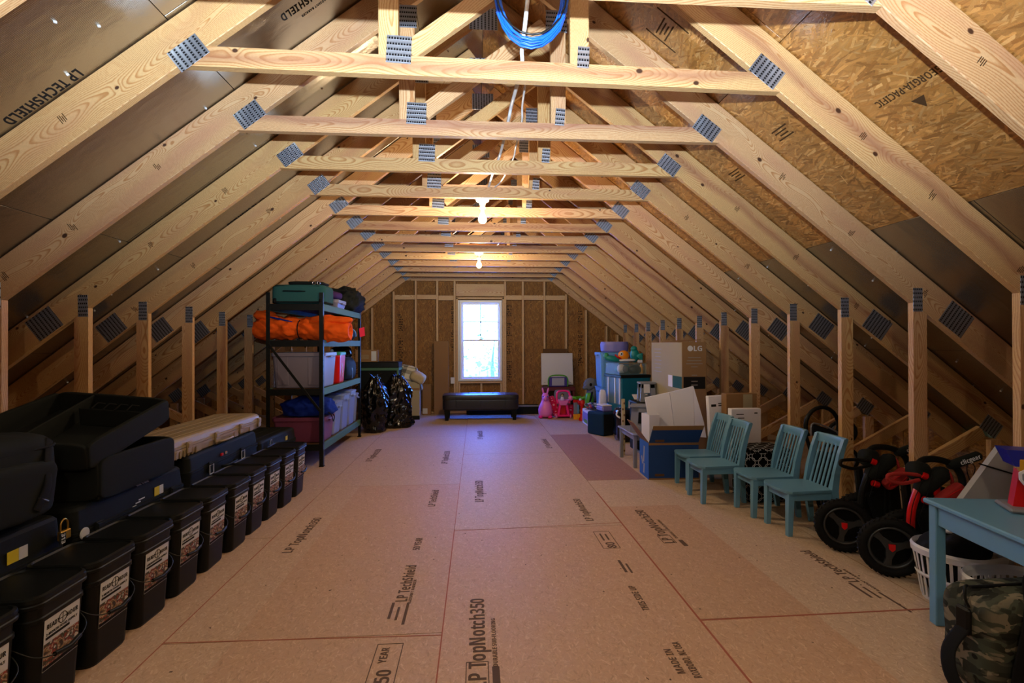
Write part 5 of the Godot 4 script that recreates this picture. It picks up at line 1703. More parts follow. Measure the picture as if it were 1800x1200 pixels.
# ------------------------------------------------------------------ right side
func make_chair() -> Node3D:                                # a child's chair; it faces -x
	var t := thing("kids_chair", "", "chair", Vector3.ZERO, 0.0, "teal kids chairs")
	var m: Material = M["kid_teal"]
	var s := S()
	var poly := PackedVector2Array()
	for k in 13:
		var a := -1.0 + 2.0 * k / 12.0
		poly.append(Vector2(-0.165 - 0.035 * sqrt(maxf(0.0, 1.0 - a * a * 0.92)) + 0.02 * pow(absf(a), 6.0), a * 0.158))
	poly.append(Vector2(0.155, 0.145)); poly.append(Vector2(0.155, -0.145))
	var flat := Basis(Vector3(1, 0, 0), Vector3(0, 0, -1), Vector3(0, 1, 0))
	prism(s, poly, 0.012, Transform3D(flat, Vector3(0, 0.304, 0)))
	var small := PackedVector2Array()
	for q in poly: small.append(q * 0.985)
	prism(s, small, 0.008, Transform3D(flat, Vector3(0, 0.295, 0)))
	part(t, "seat", s, m)
	for z in [-1.0, 1.0]:
		s = S()
		var rings := []
		for q in [[0.0, 0.016, -0.158], [0.29, 0.021, -0.150]]:
			var ring := PackedVector3Array()
			for c in [Vector2(1, -1), Vector2(-1, -1), Vector2(-1, 1), Vector2(1, 1)]: ring.append(Vector3(q[2] + c.x * q[1], q[0], z * 0.124 + c.y * q[1]))
			rings.append(ring)
		for k in 4: quad(s, rings[0][k], rings[0][(k + 1) % 4], rings[1][(k + 1) % 4], rings[1][k])
		fan(s, rings[0], false)
		fan(s, rings[1], true)
		part(t, "leg", s, m)
		var side := PackedVector2Array([Vector2(0.175, 0), Vector2(0.205, 0), Vector2(0.196, 0.16), Vector2(0.188, 0.30), Vector2(0.200, 0.42), Vector2(0.232, 0.56), Vector2(0.262, 0.655), Vector2(0.232, 0.655), Vector2(0.196, 0.56), Vector2(0.158, 0.42), Vector2(0.140, 0.31), Vector2(0.150, 0.16)])
		s = S()
		prism(s, side, 0.028, Transform3D(Basis(), Vector3(0, 0, z * 0.134)))
		part(t, "rear_post", s, m)
		part(t, "side_apron", box(Vector3(0, 0.265, z * 0.128), Vector3(0.29, 0.052, 0.018), 0.003), m)
	part(t, "front_apron", box(Vector3(-0.152, 0.265, 0), Vector3(0.018, 0.052, 0.22), 0.003), m)
	part(t, "rear_apron", box(Vector3(0.16, 0.265, 0), Vector3(0.018, 0.052, 0.24), 0.003), m)
	s = S()
	var rail := []
	var R := 9
	for i in R:
		var a := -1.0 + 2.0 * i / (R - 1)
		var bow := 0.016 * (1.0 - a * a)
		var ring := PackedVector3Array()
		for c in [Vector2(0.224, 0.598), Vector2(0.244, 0.598), Vector2(0.262, 0.650), Vector2(0.256, 0.660), Vector2(0.246, 0.660), Vector2(0.238, 0.654)]: ring.append(Vector3(c.x + bow, c.y, a * 0.148))
		rail.append(ring)
	grid(s, rail, true, true)
	fan(s, rail[0], true)
	fan(s, rail[R - 1], false)
	part(t, "top_rail", s, m)
	for k in 6:
		var z := -0.098 + 0.0392 * k
		part(t, "slat", plank(Vector3(0.155, 0.30, z), Vector3(0.245, 0.61, z), Vector3(0, 0, 1), 0.018, 0.011, 0.003), m)
	return t

func wheel_shape(t: Node, at: Vector3, n: Vector3, r: float, w: float, hub: Color) -> void:
	var b := face_basis(n)
	var s := S()
	var prof := []
	var ty := Transform3D(b * Basis(Vector3.RIGHT, PI / 2), at)   # lathe axis y becomes the wheel axis n
	for k in 15:
		var a := TAU * k / 14.0
		prof.append(Vector2(r - 0.030 + 0.028 * cos(a), w * 0.5 * sin(a)))
	lathe(s, prof, ty, 40)
	for k in 36:
		var an := TAU * k / 36
		var d := b * Vector3(cos(an), sin(an), 0)
		for sg in [-1.0, 1.0]: bx(s, at + d * (r - 0.004) + b.z * sg * w * 0.22, Vector3(0.008, 0.005, w * 0.40), Basis(b * Vector3(-sin(an), cos(an), 0), d, b.z) * Basis(Vector3.UP, sg * 0.5), 0.002)
	var tire := part(t, "wheel", s, M["rubber"])
	s = S()
	var ri := r - 0.052
	lathe(s, [Vector2(ri - 0.012, -w * 0.3), Vector2(ri + 0.002, -w * 0.42), Vector2(ri + 0.006, 0.0), Vector2(ri + 0.002, w * 0.42), Vector2(ri - 0.012, w * 0.3), Vector2(ri - 0.014, 0.0), Vector2(ri - 0.012, -w * 0.3)], ty, 32)
	for k in 3:
		var an := TAU * k / 3 + 0.3
		var d := b * Vector3(cos(an), sin(an), 0)
		var e := b * Vector3(-sin(an), cos(an), 0)
		prism(s, PackedVector2Array([Vector2(0.01, -0.026), Vector2(ri * 0.55, -0.014), Vector2(ri, -0.022), Vector2(ri, 0.022), Vector2(ri * 0.55, 0.014), Vector2(0.01, 0.026)]), 0.022, Transform3D(Basis(d, e, b.z), at + b.z * w * 0.12))
	part(tire, "rim", s, M["rim_grey"])
	s = S()
	prism(s, PackedVector2Array([Vector2(-0.016, 0.020), Vector2(0.016, 0.020), Vector2(0.015, -0.008), Vector2(0.0, -0.022), Vector2(-0.015, -0.008)]), 0.012, Transform3D(b, at + b.z * (w * 0.12 + 0.014)))
	part(tire, "hub_cap", s, M["red_plastic"])

# a folded golf push cart; the near wheel's centre is at (0, 0.165, 0)
func make_cart(label: String, at: Vector3, red: bool) -> Node3D:
	var t := thing("push_cart", label, "push cart", at, 0.0, "folded golf push carts")
	var n := Vector3(-0.42, 0.05, 0.9)
	wheel_shape(t, Vector3(0, 0.165, 0), n, 0.165, 0.062, Color.RED)
	wheel_shape(t, Vector3(0.22, 0.165, -0.12), n, 0.165, 0.062, Color.RED)
	var s := S()
	tube(s, [Vector3(0.0, 0.165, -0.02), Vector3(0.11, 0.22, -0.07), Vector3(0.24, 0.17, -0.15)], 0.014, 8)
	part(t, "axle", s, M["steel"])
	s = S()
	tube(s, curve([Vector3(0.115, 0.10, -0.02), Vector3(0.118, 0.25, 0.0), Vector3(0.125, 0.36, 0.0), Vector3(0.155, 0.46, 0.0), Vector3(0.19, 0.52, -0.01)], 6), 0.021, 10)
	part(t, "curved_frame", s, M["red_plastic"] if red else M["black_plastic"])
	s = S()
	tube(s, curve([Vector3(0.30, 0.08, -0.06), Vector3(0.30, 0.25, -0.03), Vector3(0.31, 0.45, -0.03), Vector3(0.30, 0.54, -0.04)], 6), 0.018, 10)
	part(t, "curved_frame", s, M["red_plastic"] if red else M["black_plastic"])
	s = S()
	prism(s, PackedVector2Array([Vector2(0.13, 0.12), Vector2(0.28, 0.12), Vector2(0.29, 0.44), Vector2(0.17, 0.44)]), 0.02, Transform3D(Basis(), Vector3(0, 0, -0.035)))
	part(t, "inner_panel", s, M["black_cloth"] if red else M["shelf_black"])
	s = S()
	bx(s, Vector3(0.21, 0.22, 0.0), Vector3(0.028, 0.30, 0.010), Basis(Vector3(0, 0, 1), 0.35), 0.003)
	bx(s, Vector3(0.17, 0.36, 0.005), Vector3(0.07, 0.022, 0.012), Basis(Vector3(0, 0, 1), 0.2), 0.003)
	part(t, "strap", s, M["strap"])
	s = S()
	tube(s, curve([Vector3(0.17, 0.60, -0.02), Vector3(0.23, 0.645, -0.03), Vector3(0.34, 0.64, -0.04), Vector3(0.43, 0.60, -0.04), Vector3(0.465, 0.53, -0.03), Vector3(0.45, 0.43, -0.02), Vector3(0.43, 0.36, -0.03)], 6), 0.019, 10)
	part(t, "console_arch", s, M["black_plastic"])
	s = S()
	tube(s, [Vector3(0.165, 0.47, 0.0), Vector3(0.185, 0.49, 0.005), Vector3(0.30, 0.575, 0.01), Vector3(0.32, 0.59, 0.0)], [0.03, 0.046, 0.046, 0.03], 14)
	blob(s, Vector3(0.185, 0.585, -0.02), Vector3(0.055, 0.055, 0.05), 0.7, 0.7, 0.01, 8.0, 3, 20, 12)
	part(t, "padded_cradle", s, M["black_cloth"])
	s = S()
	var pb := Basis(Vector3(0, 0, 1), 0.72) * Basis(Vector3.UP, -0.2)
	blob(s, Vector3(0.295, 0.47, 0.065), Vector3(0.083, 0.033, 0.028), 0.4, 0.5, 0.0, 1.0, 1, 26, 14, pb)
	var pouch := part(t, "red_pouch", s, M["red_pouch"])
	s = S()
	var seam := []
	for k in 24:
		var a := TAU * k / 24
		seam.append(Vector3(0.295, 0.47, 0.065) + pb * Vector3(0.066 * cos(a), 0.020 * sin(a), 0.027))
	tube(s, seam, 0.003, 5, true)
	part(pouch, "piping", s, M["red_cloth"])
	s = S()
	tube(s, curve([Vector3(0.30, 0.60, 0.01), Vector3(0.325, 0.585, 0.03), Vector3(0.345, 0.54, 0.03), Vector3(0.35, 0.52, 0.02)], 4), 0.008, 6)
	part(t, "red_trim", s, M["red_pouch"])
	s = S()
	var ga := Vector3(0.38, 0.605, -0.03)
	var gb := Vector3(0.575, 0.665, -0.03)
	tube(s, [ga, ga.lerp(gb, 0.1), gb.lerp(ga, 0.05), gb], [0.017, 0.026, 0.027, 0.018], 14)
	var grip := part(t, "handle_grip", s, M["black_cloth"])
	var dir := (gb - ga).normalized()
	var nn := (Vector3(-0.45, 0.1, 0.9) - dir * Vector3(-0.45, 0.1, 0.9).dot(dir)).normalized()
	print_text(grip, "lettering", "clicgear", 0.024, M["white_ink"], Transform3D(Basis(dir, nn.cross(dir), nn), ga.lerp(gb, 0.58) + nn * 0.0265))
	s = S()
	tube(s, curve([Vector3(0.48, 0.625, -0.01), Vector3(0.465, 0.59, 0.0), Vector3(0.475, 0.55, 0.0), Vector3(0.488, 0.525, 0.0), Vector3(0.505, 0.56, 0.0), Vector3(0.515, 0.60, 0.0), Vector3(0.505, 0.63, -0.01)], 5), 0.0025, 5)
	bx(s, Vector3(0.488, 0.515, 0.0), Vector3(0.014, 0.024, 0.010), Basis(), 0.003)
	part(t, "cord_loop", s, M["strap"])
	s = S()
	tube(s, curve([Vector3(0.165, 0.57, 0.02), Vector3(0.06, 0.585, 0.03), Vector3(-0.035, 0.585, 0.04), Vector3(-0.05, 0.567, 0.04), Vector3(-0.035, 0.55, 0.04), Vector3(0.05, 0.53, 0.03), Vector3(0.155, 0.545, 0.02)], 5), 0.0105, 8)
	part(t, "brake_loop", s, M["red_pouch"] if red else M["black_plastic"])
	for q in [[0.18, 0.57, 0.02], [0.19, 0.43, 0.03], [0.415, 0.42, 0.0]]:
		s = S()
		lathe(s, [Vector2(0.0, -0.016), Vector2(0.020, -0.016), Vector2(0.020, 0.016), Vector2(0.0, 0.016)], Transform3D(Basis(Vector3(0, 0, 1), 1.2), Vector3(q[0], q[1], q[2])), 12, false)
		part(t, "red_knob", s, M["red_plastic"])
	s = S()
	tube(s, curve([Vector3(0.17, 0.55, 0.03), Vector3(0.10, 0.42, 0.04), Vector3(0.07, 0.30, 0.05)], 4), 0.0022, 5)
	tube(s, curve([Vector3(0.22, 0.58, 0.04), Vector3(0.16, 0.46, 0.06), Vector3(0.13, 0.35, 0.05)], 4), 0.0022, 5)
	part(t, "brake_cable", s, M["strap"])
	for q in [[0.36, 0.30, -0.04, 0.09, 0.22, 0.06], [0.33, 0.44, -0.06, 0.12, 0.07, 0.05], [0.20, 0.30, -0.10, 0.05, 0.40, 0.04]]: part(t, "frame_link", box(Vector3(q[0], q[1], q[2]), Vector3(q[3], q[4], q[5]), 0.012, Basis(Vector3(0, 0, 1), 0.1)), M["black_plastic"])
	return t

func laundry_basket(label: String, at: Vector3, hw: float, hd: float, turn: float) -> Node3D:
	var t := thing("laundry_basket", label, "laundry basket", at, turn, "white laundry baskets")
	var m: Material = M["white_plastic"]
	var s := S()
	stack(s, [[0.0, hw * 1.5, hd * 1.5, 0.10], [0.02, hw * 1.53, hd * 1.53, 0.10], [0.022, hw * 1.4, hd * 1.4, 0.09]], true, true, 7)
	part(t, "base", s, m)
	s = S()
	stack(s, [[0.235, hw * 1.92, hd * 1.92, 0.14], [0.24, hw * 2.04, hd * 2.04, 0.15], [0.268, hw * 2.06, hd * 2.06, 0.15], [0.280, hw * 1.98, hd * 1.98, 0.145], [0.262, hw * 1.86, hd * 1.86, 0.135], [0.235, hw * 1.84, hd * 1.84, 0.135]], false, false, 9)
	part(t, "rim", s, m)
	var lo := rrect(hw * 1.52, hd * 1.52, 0.10, 0.015, 8)
	var hi := rrect(hw * 1.93, hd * 1.93, 0.14, 0.24, 8)
	var md := rrect(hw * 1.73, hd * 1.73, 0.12, 0.13, 8)
	var pts := []
	for k in 32:
		for f in [0.0, 0.5]:
			var k2 := (k + 1) % 32
			if lo[k].distance_to(lo[k2]) < 0.05 and f > 0.1: continue
			pts.append([lo[k].lerp(lo[k2], f), hi[k].lerp(hi[k2], f)])
	for k in 32:
		var k2 := (k + 1) % 32
		var n := int(ceil(lo[k].distance_to(lo[k2]) / 0.045))
		if n > 2:
			for i in range(1, n): pts.append([lo[k].lerp(lo[k2], i / float(n)), hi[k].lerp(hi[k2], i / float(n))])
	s = S()
	for q in pts:
		var a: Vector3 = q[0]
		var b: Vector3 = q[1]
		var n := Vector3(a.x, 0, a.z).normalized()
		bx(s, (a + b) / 2, Vector3(0.013, a.distance_to(b), 0.004), Basis(Vector3.UP.cross(n).normalized(), (b - a).normalized(), Vector3.UP.cross(n).normalized().cross((b - a).normalized())), 0.001)
	var ring := []
	for p in md: ring.append(p)
	tube(s, ring, 0.009, 6, true, 1.0)
	part(t, "slatted_wall", s, m)
	return t

func carton_sheet(t: Node, called: String, a: Vector3, b: Vector3, c: Vector3, d: Vector3, m: Material, th := 0.006) -> MeshInstance3D:
	var s := S()
	var n := (b - a).cross(d - a).normalized() * th
	quad(s, a, b, c, d)
	quad(s, d - n, c - n, b - n, a - n)
	for q in [[a, b], [b, c], [c, d], [d, a]]: quad(s, q[1], q[0], q[0] - n, q[1] - n)
	return part(t, called, s, m)

func build_right() -> void:
	var s: SurfaceTool
	# stack of blue totes with a lavender basket on top
	var lt := thing("storage_tote", "light blue tote at the bottom of the stack by the far corner", "tote", Vector3(2.21, 0, -8.08))
	tote(lt, 0.48, 0.42, 0.60, M["sky_plastic"], M["sky_plastic"])
	var ut := thing("storage_tote", "light blue tote on top of the stack, under the lavender basket", "tote", Vector3(2.21, 0.62, -8.08))
	tote(ut, 0.50, 0.42, 0.56, M["sky_plastic"])
	part(ut, "filling", box(Vector3(0, 0.50, 0), Vector3(0.45, 0.08, 0.37), 0.02), M["grey_cloth"])
	var lb := thing("lavender_basket", "round lavender storage basket on top of the blue totes", "basket", Vector3(2.24, 1.181, -8.05))
	s = S()
	stack(s, [[0.0, 0.40, 0.36, 0.17], [0.02, 0.44, 0.38, 0.18], [0.12, 0.45, 0.39, 0.18], [0.165, 0.43, 0.38, 0.18], [0.16, 0.40, 0.35, 0.16], [0.10, 0.38, 0.33, 0.15]], true, true, 8)
	part(lb, "body", s, M["lavender"])
	# teal organiser cube with a clear side
	var tb := thing("organiser_box", "dark teal storage bin with a clear side panel and grey lid rim", "storage bin", Vector3(2.27, 0, -7.46), 0.22)
	part(tb, "body", box(Vector3(0.01, 0.42, 0), Vector3(0.47, 0.84, 0.50), 0.01), M["teal_plastic"])
	part(tb, "clear_side", box(Vector3(-0.235, 0.62, 0.0), Vector3(0.012, 0.40, 0.48), 0.003), M["clear_bin"])
	part(tb, "side_lining", box(Vector3(-0.227, 0.62, 0.0), Vector3(0.004, 0.40, 0.46), 0.0), M["sky_plastic"])
	for z in [-0.15, 0.06, 0.20]: part(tb, "side_rib", box(Vector3(-0.236, 0.62, z), Vector3(0.014, 0.38, 0.03), 0.003), M["white_plastic"])
	part(tb, "lid_rim", box(Vector3(0, 0.835, 0), Vector3(0.50, 0.045, 0.53), 0.008), M["shelf_black"])
	var cv := thing("clear_tray", "clear bin of bath toys on the teal storage bin", "bin", Vector3(2.25, 0.859, -7.46), 0.22)
	for q in [[0.225, 0.0, 0.006, 0.42], [-0.225, 0.0, 0.006, 0.42], [0.0, 0.21, 0.45, 0.006], [0.0, -0.21, 0.45, 0.006]]: part(cv, "wall", box(Vector3(q[0], 0.085, q[1]), Vector3(q[2], 0.17, q[3]), 0.002), M["clear_bin"])
	part(cv, "rim", box(Vector3(0, 0.168, 0.214), Vector3(0.47, 0.014, 0.014), 0.003), M["tan_plastic"])
	part(cv, "base", box(Vector3(0, 0.004, 0), Vector3(0.44, 0.006, 0.41), 0.0), M["teal_plastic"])
	for q in [[-0.12, 0.075, 0.08, 0.06, 0.07, "white_plastic", "white bath toy on its side in the clear bin", "bath_toy"], [0.10, 0.06, 0.10, 0.11, 0.07, "shelf_black", "black dome-shaped toy in the clear bin", "dome_toy"], [0.0, 0.06, -0.08, 0.14, 0.06, "aqua_plastic", "aqua bath toy at the back of the clear bin", "bath_toy"]]:
		var bt := thing(q[7], q[6], "toy", Vector3(2.25, 0.866, -7.46), 0.22)
		s = S()
		blob(s, Vector3(q[0], q[1], q[2]), Vector3(q[3], q[4], q[4]), 0.9, 0.9, 0.004, 8.0, 3, 22, 14)
		part(bt, "body", s, M[q[5]])
		if q[5] == "white_plastic":
			s = S()
			lathe(s, [Vector2(0.05, 0), Vector2(0.045, 0.02), Vector2(0.0, 0.022)], Transform3D(Basis(Vector3.RIGHT, PI / 2), Vector3(q[0] + 0.03, q[1], q[2] + 0.05)), 16)
			part(bt, "grey_face", s, M["grey_plastic"])
	var fs := thing("toy_fish", "round orange toy fish with a white belly and red fin on the clear bin", "toy", Vector3(2.20, 1.045, -7.40))
	s = S()
	blob(s, Vector3(0.0, 0.095, 0.0), Vector3(0.085, 0.075, 0.06), 1, 1, 0, 1, 1, 26, 16)
	part(fs, "body", s, M["fish_orange"])
	s = S()
	blob(s, Vector3(0.05, 0.022, 0.0), Vector3(0.13, 0.022, 0.07), 0.7, 0.8, 0, 1, 1, 24, 12)
	part(fs, "white_base", s, M["white_plastic"])
	s = S()
	blob(s, Vector3(-0.045, 0.115, 0.045), Vector3(0.030, 0.032, 0.018), 1, 1, 0, 1, 1, 14, 10)
	part(fs, "eye", s, M["white_plastic"])
	s = S()
	blob(s, Vector3(-0.050, 0.118, 0.061), Vector3(0.012, 0.014, 0.006), 1, 1, 0, 1, 1, 10, 8)
	part(fs, "pupil", s, M["ink"])
	s = S()
	tube(s, curve([Vector3(-0.06, 0.05, 0.03), Vector3(-0.10, 0.07, 0.04), Vector3(-0.14, 0.11, 0.03)], 4), [0.03, 0.03, 0.028, 0.028, 0.025, 0.025, 0.022, 0.02, 0.014], 10, false, 0.5)
	part(fs, "fin", s, M["red_plastic"])
	var aq := thing("toy_sea_animal", "aqua toy sea animal with curled arms behind the orange fish", "toy", Vector3(2.40, 1.035, -7.50))
	s = S()
	blob(s, Vector3(0, 0.10, 0), Vector3(0.07, 0.10, 0.05), 0.9, 0.9, 0.012, 9.0, 3, 24, 16)
	blob(s, Vector3(-0.01, 0.20, 0), Vector3(0.05, 0.04, 0.04), 1, 1, 0.01, 9.0, 4, 20, 12)
	for k in 4: tube(s, curve([Vector3(0.02, 0.10, 0.03), Vector3(0.06 + 0.01 * k, 0.06 + 0.02 * k, 0.05), Vector3(0.10, 0.02 + 0.03 * k, 0.05), Vector3(0.085, -0.01 + 0.03 * k, 0.06)], 4), [0.02, 0.02, 0.02, 0.018, 0.018, 0.016, 0.016, 0.014, 0.014, 0.012, 0.010, 0.008, 0.005], 8)
	part(aq, "body", s, M["aqua_plastic"])
	var a2 := thing("toy_boat", "dark aqua toy boat left of the orange fish", "toy", Vector3(2.02, 1.045, -7.42))
	s = S()
	blob(s, Vector3(0.02, 0.045, 0), Vector3(0.13, 0.045, 0.06), 0.7, 0.9, 0, 1, 1, 24, 12, Basis(Vector3(0, 0, 1), -0.15))
	part(a2, "hull", s, M["aqua_plastic"])
	s = S()
	blob(s, Vector3(-0.08, 0.09, 0), Vector3(0.04, 0.045, 0.04), 0.9, 0.9, 0, 1, 1, 16, 10)
	part(a2, "bow", s, M["lid_green"])
	var sp := thing("spray_bottle", "yellow spray bottle with a white nozzle beside the tall brown carton", "bottle", Vector3(2.46, 0.867, -7.38))
	s = S()
	lathe(s, [Vector2(0.034, 0), Vector2(0.036, 0.08), Vector2(0.03, 0.11), Vector2(0.013, 0.135), Vector2(0.013, 0.155)], Transform3D.IDENTITY, 16)
	part(sp, "body", s, M["yellow_plastic"])
	part(sp, "nozzle", box(Vector3(-0.015, 0.18, 0), Vector3(0.08, 0.045, 0.03), 0.01), M["white_plastic"])
	# tall appliance carton
	var lg := thing("appliance_carton", "tall brown appliance carton with printed brand, pale on its left side", "box", Vector3(2.335, 0, -5.72))
	part(lg, "carton", box(Vector3(0, 0.665, 0), Vector3(0.27, 1.33, 0.94), 0.004), M["cardboard"])
	part(lg, "pale_side", box(Vector3(-0.1358, 0.665, 0), Vector3(0.0012, 1.326, 0.935), 0.0), M["pale_card"])
	part(lg, "flap", box(Vector3(0.0, 1.345, 0.1), Vector3(0.26, 0.004, 0.5), 0.001, Basis(Vector3(0, 0, 1), 0.10)), M["cardboard"])
	var fz := 0.4712
	print_text(lg, "lettering", "LG", 0.055, M["white_ink"], Transform3D(Basis(), Vector3(0.04, 1.263, fz)), "Droid Sans", 1.1)
	s = S()
	prism(s, PackedVector2Array(range(20).map(func(k): return Vector2(cos(TAU * k / 20), sin(TAU * k / 20)) * 0.030)), 0.001, Transform3D(Basis(), Vector3(-0.045, 1.263, fz)))
	part(lg, "logo_disc", s, M["white_ink"])
	for q in [[1.165, 0.14], [1.132, 0.16], [1.099, 0.18], [1.066, 0.07], [0.975, 0.06]]: part(lg, "print_line", box(Vector3(0.0, q[0], fz), Vector3(q[1], 0.010, 0.001), 0.0), M["grey_ink"])
	part(lg, "black_label", box(Vector3(0.0, 0.893, fz), Vector3(0.24, 0.13, 0.001), 0.0), M["ink"])
	part(lg, "teal_label", box(Vector3(-0.137, 0.893, 0.34), Vector3(0.001, 0.13, 0.25), 0.0), M["teal_cloth"])
	part(lg, "white_label", box(Vector3(-0.137, 0.893, 0.14), Vector3(0.001, 0.13, 0.12), 0.0), M["white_card"])
	for q in [0.91, 0.87]: part(lg, "label_line", box(Vector3(0.0, q, fz + 0.001), Vector3(0.07, 0.008, 0.001), 0.0), M["grey_ink"])
	for k in 7: part(lg, "print_line", box(Vector3(-0.137, 1.25 - 0.045 * k, -0.25), Vector3(0.001, 0.008, 0.24 - 0.03 * (k % 3)), 0.0), M["card_grey"])
	# grey kids table with stools, crates and the dotted post
	var gt := thing("kids_table", "small grey painted table carrying a grey step stool", "table", Vector3(1.80, 0, -5.48))
	part(gt, "top", box(Vector3(0, 0.352, 0), Vector3(0.32, 0.020, 0.58), 0.005), M["kid_grey"])
	for x in [-0.125, 0.125]:
		for z in [-0.25, 0.25]: part(gt, "leg", box(Vector3(x, 0.17, z), Vector3(0.036, 0.342, 0.036), 0.004), M["kid_grey"])
	for x in [-0.125, 0.125]: part(gt, "apron", box(Vector3(x, 0.315, 0), Vector3(0.018, 0.05, 0.46), 0.003), M["kid_grey"])
	for z in [-0.25, 0.25]: part(gt, "apron", box(Vector3(0, 0.315, z), Vector3(0.21, 0.05, 0.018), 0.003), M["kid_grey"])
	part(gt, "stretcher", box(Vector3(0.02, 0.10, 0), Vector3(0.018, 0.03, 0.46), 0.003), M["kid_grey"])
	var stool := func(t: Node, w: float, h: float, d: float):
		part(t, "top", box(Vector3(0, h - 0.012, 0), Vector3(w, 0.024, d), 0.006), M["kid_grey"])
		for z in [-1.0, 1.0]:
			var f := S()
			var hw := w * 0.5
			for q in [[-hw * 0.66, 0.30], [hw * 0.66, 0.30]]: prism(f, PackedVector2Array([Vector2(q[0] * 1.12 - hw * q[1], 0), Vector2(q[0] * 1.12 + hw * q[1], 0), Vector2(q[0] * 0.9 + hw * q[1], h - 0.03), Vector2(q[0] * 0.9 - hw * q[1], h - 0.03)]), 0.02, Transform3D(Basis(), Vector3(0, 0, z * d * 0.36)))
			bx(f, Vector3(0, h - 0.05, z * d * 0.36), Vector3(w * 0.9, 0.05, 0.02), Basis(), 0.003)
			bx(f, Vector3(0, 0.05, z * d * 0.36), Vector3(w * 0.5, 0.04, 0.02), Basis(), 0.003)
			part(t, "side_panel", f, M["kid_grey"])
	var s1 := thing("step_stool", "grey slotted step stool standing on the grey table", "stool", Vector3(1.80, 0.363, -5.36), -0.35)
	stool.call(s1, 0.25, 0.29, 0.19)
	var cr := thing("dark_crate", "dark crate on the floor behind the grey table", "crate", Vector3(2.05, 0, -6.12))
	part(cr, "body", box(Vector3(0, 0.30, 0), Vector3(0.22, 0.60, 0.30), 0.01), M["case_black"])
	part(cr, "rim", box(Vector3(0, 0.59, 0), Vector3(0.235, 0.03, 0.315), 0.006), M["shelf_black"])
	var s3 := thing("step_stool", "second grey step stool, on the dark crate with a mint sheet over it", "stool", Vector3(2.085, 0.606, -6.06))
	stool.call(s3, 0.19, 0.24, 0.16)
	part(s3, "mint_sheet", box(Vector3(-0.02, 0.175, 0.075), Vector3(0.075, 0.13, 0.004), 0.001, Basis(Vector3.RIGHT, -0.1)), M["whiteboard"])
	var dp := thing("spotted_post", "cream post with dark spots, behind the grey table", "post", Vector3(1.735, 0, -5.86))
	part(dp, "post", box(Vector3(0, 0.33, 0), Vector3(0.040, 0.66, 0.030), 0.006), M["beige_cloth"])
	s = S()
	for k in 9: blob(s, Vector3(0.008 * (1 if k % 2 == 0 else -1), 0.05 + 0.07 * k, 0.0155), Vector3(0.009, 0.014, 0.002), 1, 1, 0, 1, 1, 8, 6)
	part(dp, "spots", s, M["dark_card"])
	# cloth crate and bags in front of the totes
	var bc := thing("cloth_crate", "navy cloth storage cube standing tilted on the floor", "storage cube", Vector3(1.84, 0.0, -7.24), 0.55)
	s = S()
	blob(s, Vector3(0, 0.165, 0), Vector3(0.165, 0.165, 0.165), 0.16, 0.16, 0.004, 5.0, 3, 40, 20, Basis())
	part(bc, "cube", s, M["navy_cloth"])
	part(bc, "dark_front", box(Vector3(0.0, 0.16, 0.1665), Vector3(0.30, 0.29, 0.004), 0.002), M["dark_cloth"])
	var cb := thing("lavender_case", "small lavender and white case lying on the navy cube", "case", Vector3(1.86, 0.332, -7.24), 0.2)
	part(cb, "body", box(Vector3(0, 0.04, 0), Vector3(0.16, 0.08, 0.22), 0.02), M["lavender"])
	part(cb, "lid", box(Vector3(0, 0.088, 0), Vector3(0.155, 0.02, 0.215), 0.008), M["white_plastic"])
	var wp := thing("white_bag", "white soft pouch leaning behind the lavender case", "bag", Vector3(1.92, 0.0, -7.56))
	s = S()
	blob(s, Vector3(0, 0.31, 0), Vector3(0.06, 0.31, 0.06), 0.6, 0.7, 0.015, 6.0, 3, 24, 16)
	part(wp, "pouch", s, M["white_plastic"])
	var bk := thing("black_basket", "black glossy bag with a white stripe, between the navy cube and grey table", "bag", Vector3(2.0, 0, -6.72))
	s = S()
	blob(s, Vector3(0, 0.22, 0), Vector3(0.13, 0.22, 0.17), 0.4, 0.5, 0.02, 6.0, 3, 32, 18)
	part(bk, "bag", s, M["bag_film"])
	s = S()
	tube(s, curve([Vector3(-0.10, 0.42, 0.08), Vector3(-0.13, 0.36, 0.10), Vector3(-0.10, 0.33, 0.16)], 5), 0.012, 6)
	part(bk, "stripe", s, M["white_plastic"])
	var cream := thing("open_carton", "cream open carton tilted against the teal storage bin", "box", Vector3(2.31, 0.0, -6.98), 0.2)
	part(cream, "carton", box(Vector3(0, 0.25, 0), Vector3(0.26, 0.50, 0.20), 0.004), M["pale_card"])
	part(cream, "flap", box(Vector3(-0.02, 0.55, 0.08), Vector3(0.24, 0.004, 0.16), 0.001, Basis(Vector3.RIGHT, 0.7)), M["white_card"])
	# blue moving box with flattened white cartons in it
	var bb := thing("moving_box", "blue printed moving box, open, stuffed with white cartons", "box", Vector3(1.908, 0, -4.90), -0.03)
	for q in [["front", 0.0, 0.148, 0.49, 0.006, "blue_print"], ["back", 0.0, -0.148, 0.49, 0.006, "blue_print"], ["side", -0.243, 0.0, 0.006, 0.29, "side_blue"], ["side", 0.243, 0.0, 0.006, 0.29, "blue_print"]]:
		part(bb, q[0], box(Vector3(q[1], 0.175, q[2]), Vector3(q[3], 0.35, q[4]), 0.001), M[q[5]])
	part(bb, "base", box(Vector3(0, 0.005, 0), Vector3(0.48, 0.008, 0.29), 0.0), M["cardboard"])
	carton_sheet(bb, "front_flap", Vector3(-0.243, 0.352, 0.149), Vector3(0.243, 0.352, 0.149), Vector3(0.275, 0.497, 0.19), Vector3(-0.218, 0.497, 0.19), M["blue_print"])
